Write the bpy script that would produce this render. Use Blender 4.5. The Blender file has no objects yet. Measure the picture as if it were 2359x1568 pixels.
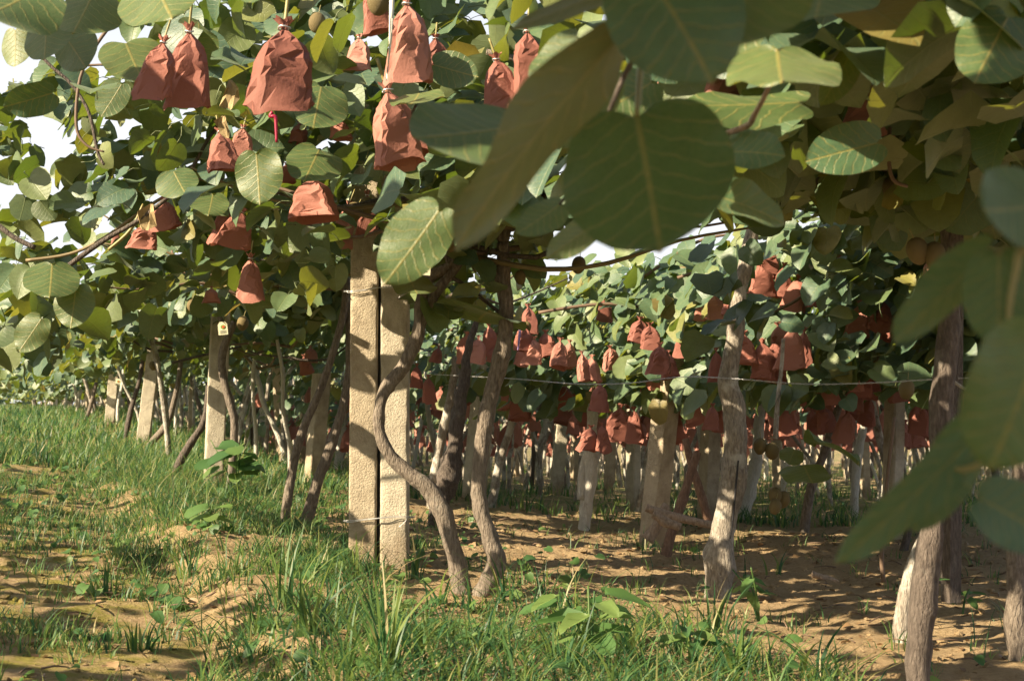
import bpy, math, random
import numpy as np
from mathutils import Vector, Matrix, noise

random.seed(7); rng = np.random.default_rng(7)
scene = bpy.context.scene
col = scene.collection

# ------------------------------------------------------------------ camera
F = 3497.0; CX, CY, HOR = 1179.0, 784.0, 930.0      # focal length, centre and horizon of the view, in units of a 2358-wide picture
PITCH = math.atan((HOR - CY) / F)
cam_data = bpy.data.cameras.new('camera'); cam = bpy.data.objects.new('camera', cam_data); col.objects.link(cam)
cam_data.sensor_fit = 'HORIZONTAL'; cam_data.sensor_width = 23.6; cam_data.lens = 35.0
cam.location = (0, 0, 0); cam.rotation_euler = (math.pi / 2 + PITCH, 0, 0)
cam_data.clip_start = 0.05; cam_data.clip_end = 2000
cam_data.dof.use_dof = True; cam_data.dof.focus_distance = 6.2; cam_data.dof.aperture_fstop = 6.3
scene.camera = cam
# ------------------------------------------------------------------ light
SUN_DIR = Vector((-0.80, -0.44, 0.54)).normalized()     # towards the sun
elev = math.asin(SUN_DIR.z); azim = math.atan2(SUN_DIR.x, SUN_DIR.y)
world = bpy.data.worlds.new('World'); scene.world = world; world.use_nodes = True
wn = world.node_tree.nodes; wl = world.node_tree.links
bg = wn['Background']; sky = wn.new('ShaderNodeTexSky'); sky.sky_type = 'NISHITA'; sky.sun_disc = False
sky.sun_elevation = elev; sky.sun_rotation = azim; sky.dust_density = 3.0; sky.air_density = 1.0
hz = wn.new('ShaderNodeMix'); hz.data_type = 'RGBA'; hz.inputs[0].default_value = 0.72    # thin white summer haze over the whole sky
wtc = wn.new('ShaderNodeTexCoord'); wsx = wn.new('ShaderNodeSeparateXYZ'); wl.new(wtc.outputs['Generated'], wsx.inputs[0])
wmr = wn.new('ShaderNodeMapRange'); wmr.inputs[1].default_value = 0.20; wmr.inputs[2].default_value = 0.60; wmr.inputs[3].default_value = 0.92; wmr.inputs[4].default_value = 0.05
wl.new(wsx.outputs[2], wmr.inputs[0]); wl.new(wmr.outputs[0], hz.inputs[0])
hz.inputs[7].default_value = (7.0, 7.15, 7.4, 1); wl.new(sky.outputs[0], hz.inputs[6])
wl.new(hz.outputs[2], bg.inputs[0]); bg.inputs[1].default_value = 0.05
sd = bpy.data.lights.new('sun', 'SUN'); sd.energy = 5.0; sd.angle = math.radians(0.5); sd.color = (1.0, 0.83, 0.58)
so = bpy.data.objects.new('sun', sd); col.objects.link(so); so.rotation_euler = SUN_DIR.to_track_quat('Z', 'Y').to_euler()
scene.view_settings.view_transform = 'Standard'; scene.view_settings.look = 'None'
scene.view_settings.gamma = 1.0; scene.view_settings.use_curve_mapping = False
scene.view_settings.exposure = 1.62

# ------------------------------------------------------------------ helpers
def P(px, py, d):
    """point at distance d along +Y that the camera sees at (px, py)"""
    cx = (px - CX) / F; cz = -(py - CY) / F
    y = math.cos(PITCH) - cz * math.sin(PITCH); z = math.sin(PITCH) + cz * math.cos(PITCH)
    return Vector((cx * d / y, d, z * d / y))
def proj(X, Y, Z):
    c, s = math.cos(PITCH), math.sin(PITCH)
    yy = Y * c + Z * s; zz = -Y * s + Z * c
    return CX + F * X / yy, CY - F * zz / yy
SL = 0.345
def sst(a, b, x):
    t = min(1.0, max(0.0, (x - a) / (b - a))); return t * t * (3 - 2 * t)
def g0(X, Y):
    u = X + SL * Y
    x = max(-6.0, min(1.0, X))
    z = -0.706 - 0.1 * (x + 0.6)
    z -= 0.022 * min(max(0.0, Y - 10.0), 60) * sst(2.8, 4.5, u)
    z -= 0.11 * (1 - sst(0.72, 0.98, u + 0.10 * noise.noise((X * 1.3, Y * 1.3, 3)))) * (1 - sst(8, 13, Y))
    return z
def gz(X, Y):
    z = g0(X, Y)
    if Y < 40:
        z += 0.045 * noise.noise((X * .9, Y * .9, 0)) + 0.022 * noise.noise((X * 2.7, Y * 2.7, 5))
        m = 0.5 + 0.9 * max(0, noise.noise((X * 1.1, Y * 1.1, 9)) + .2)
        z += m * (0.026 * abs(noise.noise((X * 7, Y * 7, 1))) + 0.018 * noise.noise((X * 17, Y * 17, 2)))
    return z
def hit(px, py):
    """depth at which the view ray through a pixel meets the ground"""
    d = 2.0
    while d < 60:
        p = P(px, py, d)
        if p.z <= g0(p.x, p.y): return d
        d += 0.03
    return 60
def link(o): col.objects.link(o); return o
def tag(o, label=None, cat=None, group=None, kind=None):
    if label: o['label'] = label
    if cat: o['category'] = cat
    if group: o['group'] = group
    if kind: o['kind'] = kind
    return o
def empty(name, loc, label=None, cat=None, group=None):
    o = bpy.data.objects.new(name, None); o.empty_display_size = .05; o.location = loc; link(o)
    return tag(o, label, cat, group)
def mesh_np(name, V, faces, mat, uv=None, smooth=True):
    """faces: (n,k) int array with one face size, or a list of such arrays"""
    me = bpy.data.meshes.new(name)
    if not isinstance(faces, list): faces = [faces]
    faces = [np.asarray(f, dtype=np.int32) for f in faces if len(f)]
    V = np.asarray(V, dtype=np.float32)
    idx = np.concatenate([f.ravel() for f in faces]); tot = np.concatenate([np.full(len(f), f.shape[1], np.int32) for f in faces])
    me.vertices.add(len(V)); me.vertices.foreach_set('co', V.ravel())
    me.loops.add(len(idx)); me.loops.foreach_set('vertex_index', idx)
    me.polygons.add(len(tot)); st = np.zeros(len(tot), np.int32); st[1:] = np.cumsum(tot)[:-1]
    me.polygons.foreach_set('loop_start', st); me.polygons.foreach_set('loop_total', tot)
    me.polygons.foreach_set('use_smooth', np.full(len(tot), smooth, dtype=bool))
    if uv is not None:
        l = me.uv_layers.new(name='UVMap'); l.data.foreach_set('uv', np.asarray(uv, np.float32)[idx].ravel())
    me.update(calc_edges=True); me.validate()
    if mat: me.materials.append(mat)
    return me
def obj(name, me, parent=None, loc=None):
    o = bpy.data.objects.new(name, me); link(o)
    if parent: o.parent = parent
    if loc is not None: o.location = loc
    return o
def spline(pts, rad, n):
    """Catmull-Rom through points (Vectors) and radii"""
    out, ro = [], []
    m = len(pts)
    for i in range(m - 1):
        p0, p1, p2, p3 = pts[max(i - 1, 0)], pts[i], pts[i + 1], pts[min(i + 2, m - 1)]
        for k in range(n):
            t = k / n
            out.append(0.5 * ((2 * p1) + (p2 - p0) * t + (2 * p0 - 5 * p1 + 4 * p2 - p3) * t * t + (3 * p1 - p0 - 3 * p2 + p3) * t ** 3))
            ro.append(rad[i] + (rad[i + 1] - rad[i]) * t)
    out.append(pts[-1]); ro.append(rad[-1])
    return out, ro
def tube(pts, rad, seg=8, sub=4, bump=0.0, freq=14., seed=0, knots=0):
    p, r = spline(pts, rad, sub)
    rr = random.Random(seed); kn = [(rr.randrange(len(p)), rr.random() * 6.28, rr.uniform(.2, .5)) for _ in range(knots)]
    V = []; up = Vector((0.3, 1, 0.2)).normalized()
    for i, q in enumerate(p):
        t = (p[min(i + 1, len(p) - 1)] - p[max(i - 1, 0)]).normalized()
        a = t.cross(up)
        if a.length < 1e-3: a = t.cross(Vector((1, 0, 0)))
        a.normalize(); b = a.cross(t).normalized()
        for k in range(seg):
            an = 2 * math.pi * k / seg
            dv = a * math.cos(an) + b * math.sin(an)
            w = r[i]
            if bump:
                w *= 1 + bump * noise.noise((q + dv * r[i]) * freq + Vector((seed, 0, 0))) + .45 * bump * noise.noise((q + dv * r[i]) * freq * 3.3)
                for ki, ka, kw in kn:
                    dd = abs(i - ki) / sub
                    if dd < 1: w *= 1 + kw * (1 - dd) ** 2 * max(0, math.cos(an - ka))
            V.append(q + dv * w)
    Fq = [(i * seg + k, i * seg + (k + 1) % seg, (i + 1) * seg + (k + 1) % seg, (i + 1) * seg + k) for i in range(len(p) - 1) for k in range(seg)]
    n0 = len(V); V.append(p[0]); V.append(p[-1])
    Ft = [(n0, (k + 1) % seg, k) for k in range(seg)] + [(n0 + 1, (len(p) - 1) * seg + k, (len(p) - 1) * seg + (k + 1) % seg) for k in range(seg)]
    return [tuple(v) for v in V], [np.array(Fq), np.array(Ft)]
def join(parts):
    """parts: list of (V, [faces...]) -> one"""
    V = []; Q = []; T = []; o = 0
    for v, fs in parts:
        for f in fs:
            f = np.asarray(f)
            if len(f): (Q if f.shape[1] == 4 else T).append(f + o)
        V += list(v); o += len(v)
    out = []
    if Q: out.append(np.concatenate(Q))
    if T: out.append(np.concatenate(T))
    return V, out
def off(V, o): return [(v[0] - o[0], v[1] - o[1], v[2] - o[2]) for v in V]

# ------------------------------------------------------------------ materials
def newmat(name):
    m = bpy.data.materials.new(name); m.use_nodes = True
    nt = m.node_tree; return m, nt.nodes, nt.links, nt.nodes['Principled BSDF']
def N(nodes, t, **kw):
    n = nodes.new(t)
    for k, v in kw.items(): setattr(n, k, v)
    return n
def math_n(nodes, links, op, a, b=None, clamp=False):
    n = nodes.new('ShaderNodeMath'); n.operation = op; n.use_clamp = clamp
    for i, v in enumerate((a, b)):
        if v is None: continue
        if isinstance(v, (int, float)): n.inputs[i].default_value = v
        else: links.new(v, n.inputs[i])
    return n.outputs[0]
def ramp(nodes, links, fac, stops):
    r = nodes.new('ShaderNodeValToRGB'); e = r.color_ramp.elements
    while len(e) < len(stops): e.new(0.5)
    for i, (p, c) in enumerate(stops): e[i].position = p; e[i].color = (*c, 1)
    if fac is not None: links.new(fac, r.inputs[0])
    return r.outputs[0]
def mixc(nodes, links, fac, a, b):
    n = nodes.new('ShaderNodeMix'); n.data_type = 'RGBA'
    for i, v in ((0, fac), (6, a), (7, b)):
        if isinstance(v, (int, float)): n.inputs[i].default_value = v
        elif isinstance(v, tuple): n.inputs[i].default_value = (*v, 1)
        else: links.new(v, n.inputs[i])
    return n.outputs[2]
def noise_n(nodes, links, scale, detail=4, rough=.6, vec=None):
    n = nodes.new('ShaderNodeTexNoise'); n.inputs['Scale'].default_value = scale; n.inputs['Detail'].default_value = detail; n.inputs['Roughness'].default_value = rough
    if vec is not None: links.new(vec, n.inputs['Vector'])
    return n.outputs[0]
def bump_n(nodes, links, h, strength, dist, bsdf):
    b = nodes.new('ShaderNodeBump'); b.inputs['Strength'].default_value = strength; b.inputs['Distance'].default_value = dist
    links.new(h, b.inputs['Height'])
    if bsdf: links.new(b.outputs[0], bsdf.inputs['Normal'])
    return b.outputs[0]

def leaf_material(name='kiwi_leaf', green=False):
    m, n, l, bs = newmat(name)
    uv = n.new('ShaderNodeUVMap'); sx = n.new('ShaderNodeSeparateXYZ'); l.new(uv.outputs[0], sx.inputs[0])
    ax = math_n(n, l, 'ABSOLUTE', sx.outputs[0])
    wob = noise_n(n, l, 7, 2, .5, uv.outputs[0])
    t = math_n(n, l, 'SUBTRACT', sx.outputs[1], math_n(n, l, 'MULTIPLY', ax, 0.75))
    t = math_n(n, l, 'ADD', t, math_n(n, l, 'MULTIPLY', math_n(n, l, 'MULTIPLY', ax, ax), 0.55))
    t = math_n(n, l, 'ADD', t, math_n(n, l, 'MULTIPLY', wob, 0.11))
    fr = math_n(n, l, 'ABSOLUTE', math_n(n, l, 'SUBTRACT', math_n(n, l, 'FRACT', math_n(n, l, 'MULTIPLY', t, 7.0)), 0.5))
    mr = n.new('ShaderNodeMapRange'); mr.interpolation_type = 'SMOOTHSTEP'; mr.inputs[1].default_value = .40; mr.inputs[2].default_value = .5
    l.new(fr, mr.inputs[0])
    mid = n.new('ShaderNodeMapRange'); mid.interpolation_type = 'SMOOTHSTEP'; mid.inputs[1].default_value = .028; mid.inputs[2].default_value = .006
    l.new(ax, mid.inputs[0])
    vein = math_n(n, l, 'MAXIMUM', math_n(n, l, 'MULTIPLY', mr.outputs[0], .75), mid.outputs[0])
    fade = n.new('ShaderNodeMapRange'); fade.inputs[1].default_value = .35; fade.inputs[2].default_value = .65; fade.inputs[3].default_value = .45; l.new(noise_n(n, l, 9, 3, .6, uv.outputs[0]), fade.inputs[0])
    vein = math_n(n, l, 'MULTIPLY', vein, fade.outputs[0])
    # small net of veins
    vor = n.new('ShaderNodeTexVoronoi'); vor.feature = 'DISTANCE_TO_EDGE'; vor.inputs['Scale'].default_value = 22; l.new(uv.outputs[0], vor.inputs['Vector'])
    net = n.new('ShaderNodeMapRange'); net.inputs[1].default_value = .0; net.inputs[2].default_value = .12; net.inputs[3].default_value = 1; net.inputs[4].default_value = 0
    l.new(vor.outputs[0], net.inputs[0])
    geo = n.new('ShaderNodeNewGeometry'); oi = n.new('ShaderNodeObjectInfo')
    rnd = math_n(n, l, 'FRACT', math_n(n, l, 'ADD', geo.outputs['Random Per Island'], math_n(n, l, 'MULTIPLY', oi.outputs['Random'], 3.7)))
    top = ramp(n, l, rnd, [(0, (.034, .084, .062)), (.35, (.050, .108, .066)), (.7, (.078, .135, .060)), (.96, (.13, .170, .055)), (.992, (.19, .17, .035)), (1, (.15, .10, .04))])
    und = ramp(n, l, rnd, [(0, (.062, .100, .048)), (.6, (.10, .135, .058)), (.96, (.14, .17, .06)), (.992, (.24, .21, .06)), (1, (.2, .14, .07))])
    if green:
        top = ramp(n, l, rnd, [(0, (.030, .088, .056)), (1, (.055, .125, .055))]); und = ramp(n, l, rnd, [(0, (.052, .098, .030)), (1, (.085, .13, .038))])
    blot = noise_n(n, l, 5, 4, .6, uv.outputs[0])
    sh = n.new('ShaderNodeMapRange'); sh.inputs[1].default_value = .3; sh.inputs[2].default_value = .7; sh.inputs[3].default_value = .82; sh.inputs[4].default_value = 1.2
    l.new(blot, sh.inputs[0])
    cc = mixc(n, l, geo.outputs['Backfacing'], top, und)
    cm = n.new('ShaderNodeVectorMath'); cm.operation = 'SCALE'; l.new(cc, cm.inputs[0]); l.new(sh.outputs[0], cm.inputs['Scale'])
    cm2 = mixc(n, l, math_n(n, l, 'MULTIPLY', net.outputs[0], .35), cm.outputs[0], (.14, .15, .05))
    c2 = mixc(n, l, math_n(n, l, 'MULTIPLY', vein, .5 if not green else .95), cm2, (.19, .22, .075) if not green else (.27, .23, .06))
    spot = noise_n(n, l, 26, 2, .5, uv.outputs[0])
    spm = n.new('ShaderNodeMapRange'); spm.inputs[1].default_value = .73; spm.inputs[2].default_value = .77; l.new(spot, spm.inputs[0])
    c2 = mixc(n, l, math_n(n, l, 'MULTIPLY', spm.outputs[0], .7), c2, (.12, .07, .03))
    l.new(c2, bs.inputs['Base Color']); bs.inputs['Roughness'].default_value = .48
    bs.inputs['Specular IOR Level'].default_value = .6
    bs.inputs['Sheen Weight'].default_value = .16; bs.inputs['Sheen Roughness'].default_value = .45; bs.inputs['Sheen Tint'].default_value = (.85, .95, .75, 1)   # downy leaves
    h = math_n(n, l, 'ADD', math_n(n, l, 'MULTIPLY', vein, -1.0), math_n(n, l, 'ADD', math_n(n, l, 'MULTIPLY', net.outputs[0], -.15), math_n(n, l, 'MULTIPLY', blot, .6)))
    bn = bump_n(n, l, h, .45, .0018, bs)
    tr = n.new('ShaderNodeBsdfTranslucent'); tc = ramp(n, l, rnd, [(0, (.13, .22, .018)), (.6, (.22, .29, .02)), (.95, (.34, .33, .03)), (1, (.35, .24, .05))])
    tv = mixc(n, l, math_n(n, l, 'MULTIPLY', vein, .5), tc, (.10, .09, .02))
    l.new(tv, tr.inputs[0]); l.new(bn, tr.inputs['Normal'])
    mx = n.new('ShaderNodeMixShader'); mx.inputs[0].default_value = .24
    l.new(bs.outputs[0], mx.inputs[1]); l.new(tr.outputs[0], mx.inputs[2]); l.new(mx.outputs[0], n['Material Output'].inputs[0])
    return m
def grass_material(name, stops, trans=.4):
    m, n, l, bs = newmat(name)
    geo = n.new('ShaderNodeNewGeometry'); oi = n.new('ShaderNodeObjectInfo')
    rnd = math_n(n, l, 'FRACT', math_n(n, l, 'ADD', geo.outputs['Random Per Island'], math_n(n, l, 'MULTIPLY', oi.outputs['Random'], 3.7)))
    c = ramp(n, l, rnd, stops); l.new(c, bs.inputs['Base Color']); bs.inputs['Roughness'].default_value = .5
    tr = n.new('ShaderNodeBsdfTranslucent'); g = n.new('ShaderNodeVectorMath'); g.operation = 'SCALE'; g.inputs['Scale'].default_value = 1.9
    l.new(c, g.inputs[0]); l.new(g.outputs[0], tr.inputs[0])
    mx = n.new('ShaderNodeMixShader'); mx.inputs[0].default_value = trans
    l.new(bs.outputs[0], mx.inputs[1]); l.new(tr.outputs[0], mx.inputs[2]); l.new(mx.outputs[0], n['Material Output'].inputs[0])
    return m
def bark_material(name, c1, c2, c3, white=0.0):
    m, n, l, bs = newmat(name); tc = n.new('ShaderNodeTexCoord')
    mp = n.new('ShaderNodeMapping'); mp.inputs['Scale'].default_value = (1, 1, .28); l.new(tc.outputs['Object'], mp.inputs[0])
    a = noise_n(n, l, 90, 6, .65, mp.outputs[0]); b = noise_n(n, l, 9, 4, .6, tc.outputs['Object'])
    c = ramp(n, l, a, [(.3, c1), (.52, c2), (.75, c3)])
    if white:
        w = n.new('ShaderNodeMapRange'); w.inputs[1].default_value = .62 - .3 * white; w.inputs[2].default_value = .72 - .3 * white; l.new(b, w.inputs[0])
        c = mixc(n, l, math_n(n, l, 'MULTIPLY', w.outputs[0], .85), c, (.52, .50, .44))
    else:
        w = n.new('ShaderNodeMapRange'); w.inputs[1].default_value = .6; w.inputs[2].default_value = .72; l.new(b, w.inputs[0])
        c = mixc(n, l, math_n(n, l, 'MULTIPLY', w.outputs[0], .45), c, (.24, .235, .20))
    l.new(c, bs.inputs['Base Color']); bs.inputs['Roughness'].default_value = .85
    vv = n.new('ShaderNodeTexVoronoi'); vv.feature = 'DISTANCE_TO_EDGE'; vv.inputs['Scale'].default_value = 60; l.new(mp.outputs[0], vv.inputs['Vector'])
    ed = n.new('ShaderNodeMapRange'); ed.inputs[1].default_value = 0; ed.inputs[2].default_value = .16; l.new(vv.outputs[0], ed.inputs[0])
    c = mixc(n, l, math_n(n, l, 'MULTIPLY', math_n(n, l, 'SUBTRACT', 1.0, ed.outputs[0]), .18), c, tuple(x * .4 for x in c1)); l.new(c, bs.inputs['Base Color'])
    h = math_n(n, l, 'ADD', math_n(n, l, 'ADD', a, math_n(n, l, 'MULTIPLY', ed.outputs[0], .18)), math_n(n, l, 'MULTIPLY', noise_n(n, l, 260, 3, .6, mp.outputs[0]), .4))
    bump_n(n, l, h, 1.0, .012, bs)
    return m
def concrete_material(name, c1, c2):
    m, n, l, bs = newmat(name); tc = n.new('ShaderNodeTexCoord')
    a = noise_n(n, l, 14, 6, .65, tc.outputs['Object']); b = noise_n(n, l, 130, 5, .7, tc.outputs['Object'])
    c = ramp(n, l, a, [(.28, c1), (.55, c2), (.8, tuple(min(1, x * 1.18) for x in c2))])
    dk = n.new('ShaderNodeMapRange'); dk.inputs[1].default_value = .62; dk.inputs[2].default_value = .70; l.new(b, dk.inputs[0])
    c = mixc(n, l, math_n(n, l, 'MULTIPLY', dk.outputs[0], .45), c, (.12, .10, .075))
    stn = n.new('ShaderNodeMapRange'); stn.inputs[1].default_value = .5; stn.inputs[2].default_value = .72; mpz = n.new('ShaderNodeMapping'); mpz.inputs['Scale'].default_value = (1, 1, .3); l.new(tc.outputs['Object'], mpz.inputs[0])
    l.new(noise_n(n, l, 11, 5, .65, mpz.outputs[0]), stn.inputs[0]); c = mixc(n, l, math_n(n, l, 'MULTIPLY', stn.outputs[0], .75), c, (.17, .14, .095))
    sz_ = n.new('ShaderNodeSeparateXYZ'); l.new(tc.outputs['Object'], sz_.inputs[0]); spl = n.new('ShaderNodeMapRange'); spl.inputs[1].default_value = .38; spl.inputs[2].default_value = .05
    l.new(math_n(n, l, 'ADD', sz_.outputs[2], math_n(n, l, 'MULTIPLY', a, .25)), spl.inputs[0]); c = mixc(n, l, math_n(n, l, 'MULTIPLY', spl.outputs[0], .8), c, (.24, .165, .09))   # soil splash
    l.new(c, bs.inputs['Base Color']); bs.inputs['Roughness'].default_value = .92
    vor = n.new('ShaderNodeTexVoronoi'); vor.inputs['Scale'].default_value = 75; l.new(tc.outputs['Object'], vor.inputs['Vector'])
    h = math_n(n, l, 'ADD', math_n(n, l, 'MULTIPLY', b, 1.0), math_n(n, l, 'MULTIPLY', vor.outputs[0], .22))
    bump_n(n, l, h, .9, .012, bs)
    return m
def bag_material():
    m, n, l, bs = newmat('bag_paper'); tc = n.new('ShaderNodeTexCoord'); oi = n.new('ShaderNodeObjectInfo')
    c = ramp(n, l, oi.outputs['Random'], [(0, (.21, .080, .062)), (.5, (.33, .130, .100)), (1, (.44, .21, .165))])
    a = noise_n(n, l, 60, 5, .6, tc.outputs['Object'])
    c = mixc(n, l, math_n(n, l, 'MULTIPLY', a, .35), c, (.26, .10, .065)); l.new(c, bs.inputs['Base Color']); bs.inputs['Roughness'].default_value = .7
    bs.inputs['Specular IOR Level'].default_value = .3
    bn = bump_n(n, l, math_n(n, l, 'ADD', noise_n(n, l, 22, 3, .55, tc.outputs['Object']), math_n(n, l, 'MULTIPLY', a, .25)), .35, .004, bs)
    tr = n.new('ShaderNodeBsdfTranslucent'); l.new(mixc(n, l, .5, c, (.40, .13, .05)), tr.inputs[0])
    mx = n.new('ShaderNodeMixShader'); mx.inputs[0].default_value = .13
    l.new(bs.outputs[0], mx.inputs[1]); l.new(tr.outputs[0], mx.inputs[2]); l.new(mx.outputs[0], n['Material Output'].inputs[0])
    return m
def plain(name, c, rough=.6, metal=0.0, var=.25, scale=30, bump=0):
    m, n, l, bs = newmat(name); tc = n.new('ShaderNodeTexCoord')
    a = noise_n(n, l, scale, 4, .6, tc.outputs['Object'])
    l.new(mixc(n, l, a, tuple(x * (1 - var) for x in c), tuple(min(1, x * (1 + var)) for x in c)), bs.inputs['Base Color'])
    bs.inputs['Roughness'].default_value = rough; bs.inputs['Metallic'].default_value = metal
    if bump: bump_n(n, l, a, .6, bump, bs)
    return m
def soil_material():
    m, n, l, bs = newmat('soil'); tc = n.new('ShaderNodeTexCoord'); o = tc.outputs['Object']
    a = noise_n(n, l, 3.5, 6, .65, o); b = noise_n(n, l, 45, 6, .7, o)
    c = ramp(n, l, b, [(.28, (.19, .13, .072)), (.5, (.34, .25, .142)), (.72, (.45, .345, .215))])
    c = mixc(n, l, math_n(n, l, 'MULTIPLY', a, .5), c, (.33, .225, .12))
    # thin moss on the walked path, edge follows the row
    sp = n.new('ShaderNodeSeparateXYZ'); l.new(o, sp.inputs[0])
    u = math_n(n, l, 'ADD', sp.outputs[0], math_n(n, l, 'MULTIPLY', sp.outputs[1], SL))
    mk = n.new('ShaderNodeMapRange'); mk.inputs[1].default_value = 1.2; mk.inputs[2].default_value = .7; l.new(math_n(n, l, 'ADD', u, math_n(n, l, 'MULTIPLY', a, .5)), mk.inputs[0])
    ms = n.new('ShaderNodeMapRange'); ms.inputs[1].default_value = .42; ms.inputs[2].default_value = .6; l.new(noise_n(n, l, 6, 5, .7, o), ms.inputs[0])
    c = mixc(n, l, math_n(n, l, 'MULTIPLY', math_n(n, l, 'MULTIPLY', mk.outputs[0], ms.outputs[0]), .85), c, (.19, .18, .03))
    # far away the ground reads green: weeds
    fg = n.new('ShaderNodeMapRange'); fg.inputs[1].default_value = 9; fg.inputs[2].default_value = 15; l.new(sp.outputs[1], fg.inputs[0])
    fm = n.new('ShaderNodeMapRange'); fm.inputs[1].default_value = .44; fm.inputs[2].default_value = .56; l.new(noise_n(n, l, 1.7, 5, .7, o), fm.inputs[0])
    c = mixc(n, l, math_n(n, l, 'MULTIPLY', math_n(n, l, 'MULTIPLY', fg.outputs[0], fm.outputs[0]), .75), c, (.075, .12, .03))
    l.new(c, bs.inputs['Base Color']); bs.inputs['Roughness'].default_value = .95; bs.inputs['Specular IOR Level'].default_value = .15
    h = math_n(n, l, 'ADD', b, math_n(n, l, 'MULTIPLY', noise_n(n, l, 170, 4, .7, o), .45))
    bump_n(n, l, h, .9, .022, bs)
    return m
M = dict(
    leaf=leaf_material(), leaf_green=leaf_material('large_kiwi_leaf', True), bag=bag_material(), soil=soil_material(),
    bark=bark_material('vine_bark', (.085, .066, .05), (.19, .155, .122), (.30, .255, .205)),
    dark_bark=bark_material('dark_vine_bark', (.05, .038, .03), (.105, .083, .068), (.18, .148, .122)),
    pale_bark=bark_material('pale_vine_bark', (.15, .125, .10), (.29, .255, .21), (.38, .35, .30), .5),
    white_bark=bark_material('limewashed_bark', (.25, .22, .18), (.42, .39, .33), (.55, .52, .46), 1.0),
    drift=bark_material('weathered_wood', (.13, .11, .09), (.30, .265, .22), (.46, .42, .36), .25),
    stick=bark_material('brown_stick', (.12, .065, .04), (.22, .13, .085), (.30, .20, .14)),
    log=bark_material('peeled_log', (.22, .15, .10), (.38, .28, .20), (.48, .37, .28)),
    cane=plain('green_cane', (.16, .12, .055), .6), cane_brown=plain('brown_cane', (.13, .085, .055), .7), petiole=plain('petiole', (.22, .19, .06), .5),
    conc=concrete_material('concrete', (.29, .235, .165), (.43, .365, .265)), conc2=concrete_material('pale_concrete', (.36, .31, .235), (.50, .45, .35)),
    grass=grass_material('grass_blade', [(0, (.022, .075, .034)), (.3, (.042, .112, .038)), (.6, (.085, .16, .04)), (.90, (.16, .21, .05)), (.97, (.30, .26, .12)), (1, (.36, .29, .15))]),
    weed=grass_material('weed_leaf', [(0, (.05, .12, .04)), (.6, (.085, .17, .05)), (1, (.14, .21, .06))]),
    straw=grass_material('straw', [(0, (.32, .23, .11)), (.5, (.42, .32, .17)), (1, (.22, .14, .07))], .1),
    litter=grass_material('litter', [(0, (.20, .12, .06)), (.5, (.30, .20, .10)), (1, (.14, .085, .045))], .1),
    clod=plain('soil_clod', (.34, .235, .135), .95, 0, .35, 40, .01),
    fruit=plain('kiwi_skin', (.135, .10, .035), .75, 0, .35, 160, .003),
    wire=plain('galvanised_wire', (.55, .55, .55), .4, .7), black=plain('black_rubber', (.012, .012, .015), .55), tape=plain('white_tape', (.72, .70, .62), .6),
    purple=plain('purple_ribbon', (.30, .20, .42), .5), red=plain('red_string', (.30, .01, .05), .5),
    tagw=plain('tag_plastic', (.55, .53, .38), .5, 0, .08), tagred=plain('tag_red', (.55, .05, .03), .5), taggreen=plain('tag_green', (.14, .22, .03), .5), ink=plain('tag_ink', (.15, .15, .13), .6),
    dry=plain('dry_leaf', (.30, .22, .11), .85, 0, .35, 60, .004),
)

# ------------------------------------------------------------------ ground sheet
def axis(stops):
    out = []
    for a, b, s in stops: out += list(np.arange(a, b - 1e-6, s))
    return np.array(out + [stops[-1][1]])
gx = axis([(-300, -30, 30), (-30, -8, 1.0), (-8, -3.2, .15), (-3.2, 3.2, .028), (3.2, 10, .15), (10, 30, 1.0), (30, 300, 30)])
gy = axis([(-30, -2, 2), (-2, 3, .25), (3, 9, .028), (9, 14, .07), (14, 40, .35), (40, 100, 4), (100, 700, 50)])
GV = np.zeros((len(gy), len(gx), 3), np.float32)
for j, Y in enumerate(gy):
    near = 3 <= Y <= 14
    for i, X in enumerate(gx):
        GV[j, i] = (X, Y, gz(X, Y) if (near and -8 <= X <= 10) or Y < 40 else g0(X, Y))
nx, ny = len(gx), len(gy)
ii, jj = np.meshgrid(np.arange(nx - 1), np.arange(ny - 1)); a = (jj * nx + ii).ravel()
ground = obj('ground', mesh_np('ground', GV.reshape(-1, 3), np.stack([a, a + 1, a + nx + 1, a + nx], 1), M['soil']))
tag(ground, 'sandy orchard floor with a mossy path along its left side', 'ground', kind='structure')

# ------------------------------------------------------------------ leaf meshes
OUT = np.array([(0, 0), (.07, -.075), (.20, -.115), (.36, -.06), (.49, .12), (.545, .36), (.51, .60), (.38, .82), (.19, .96), (0, 1.03)])
MIDY = np.array([0, .02, .08, .17, .30, .46, .64, .82, .95, 1.03])
def resample(n, it=2):
    t = np.linspace(0, 1, n); q = np.linspace(0, 1, len(OUT))
    o = np.stack([np.interp(t, q, OUT[:, 0]), np.interp(t, q, OUT[:, 1])], 1)
    for _ in range(it): o[1:-1] = (o[:-2] + 6 * o[1:-1] + o[2:]) / 8
    return o, np.interp(t, q, MIDY)
OUTN, MIDN = resample(9); OUTB, MIDB = resample(14)
OUTL = OUT[[0, 1, 3, 5, 7, 8, 9]]; MIDL = MIDY[[0, 1, 3, 5, 7, 8, 9]]
OUTX = OUT[[0, 2, 4, 7, 9]]; MIDX = MIDY[[0, 2, 4, 7, 9]]
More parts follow.
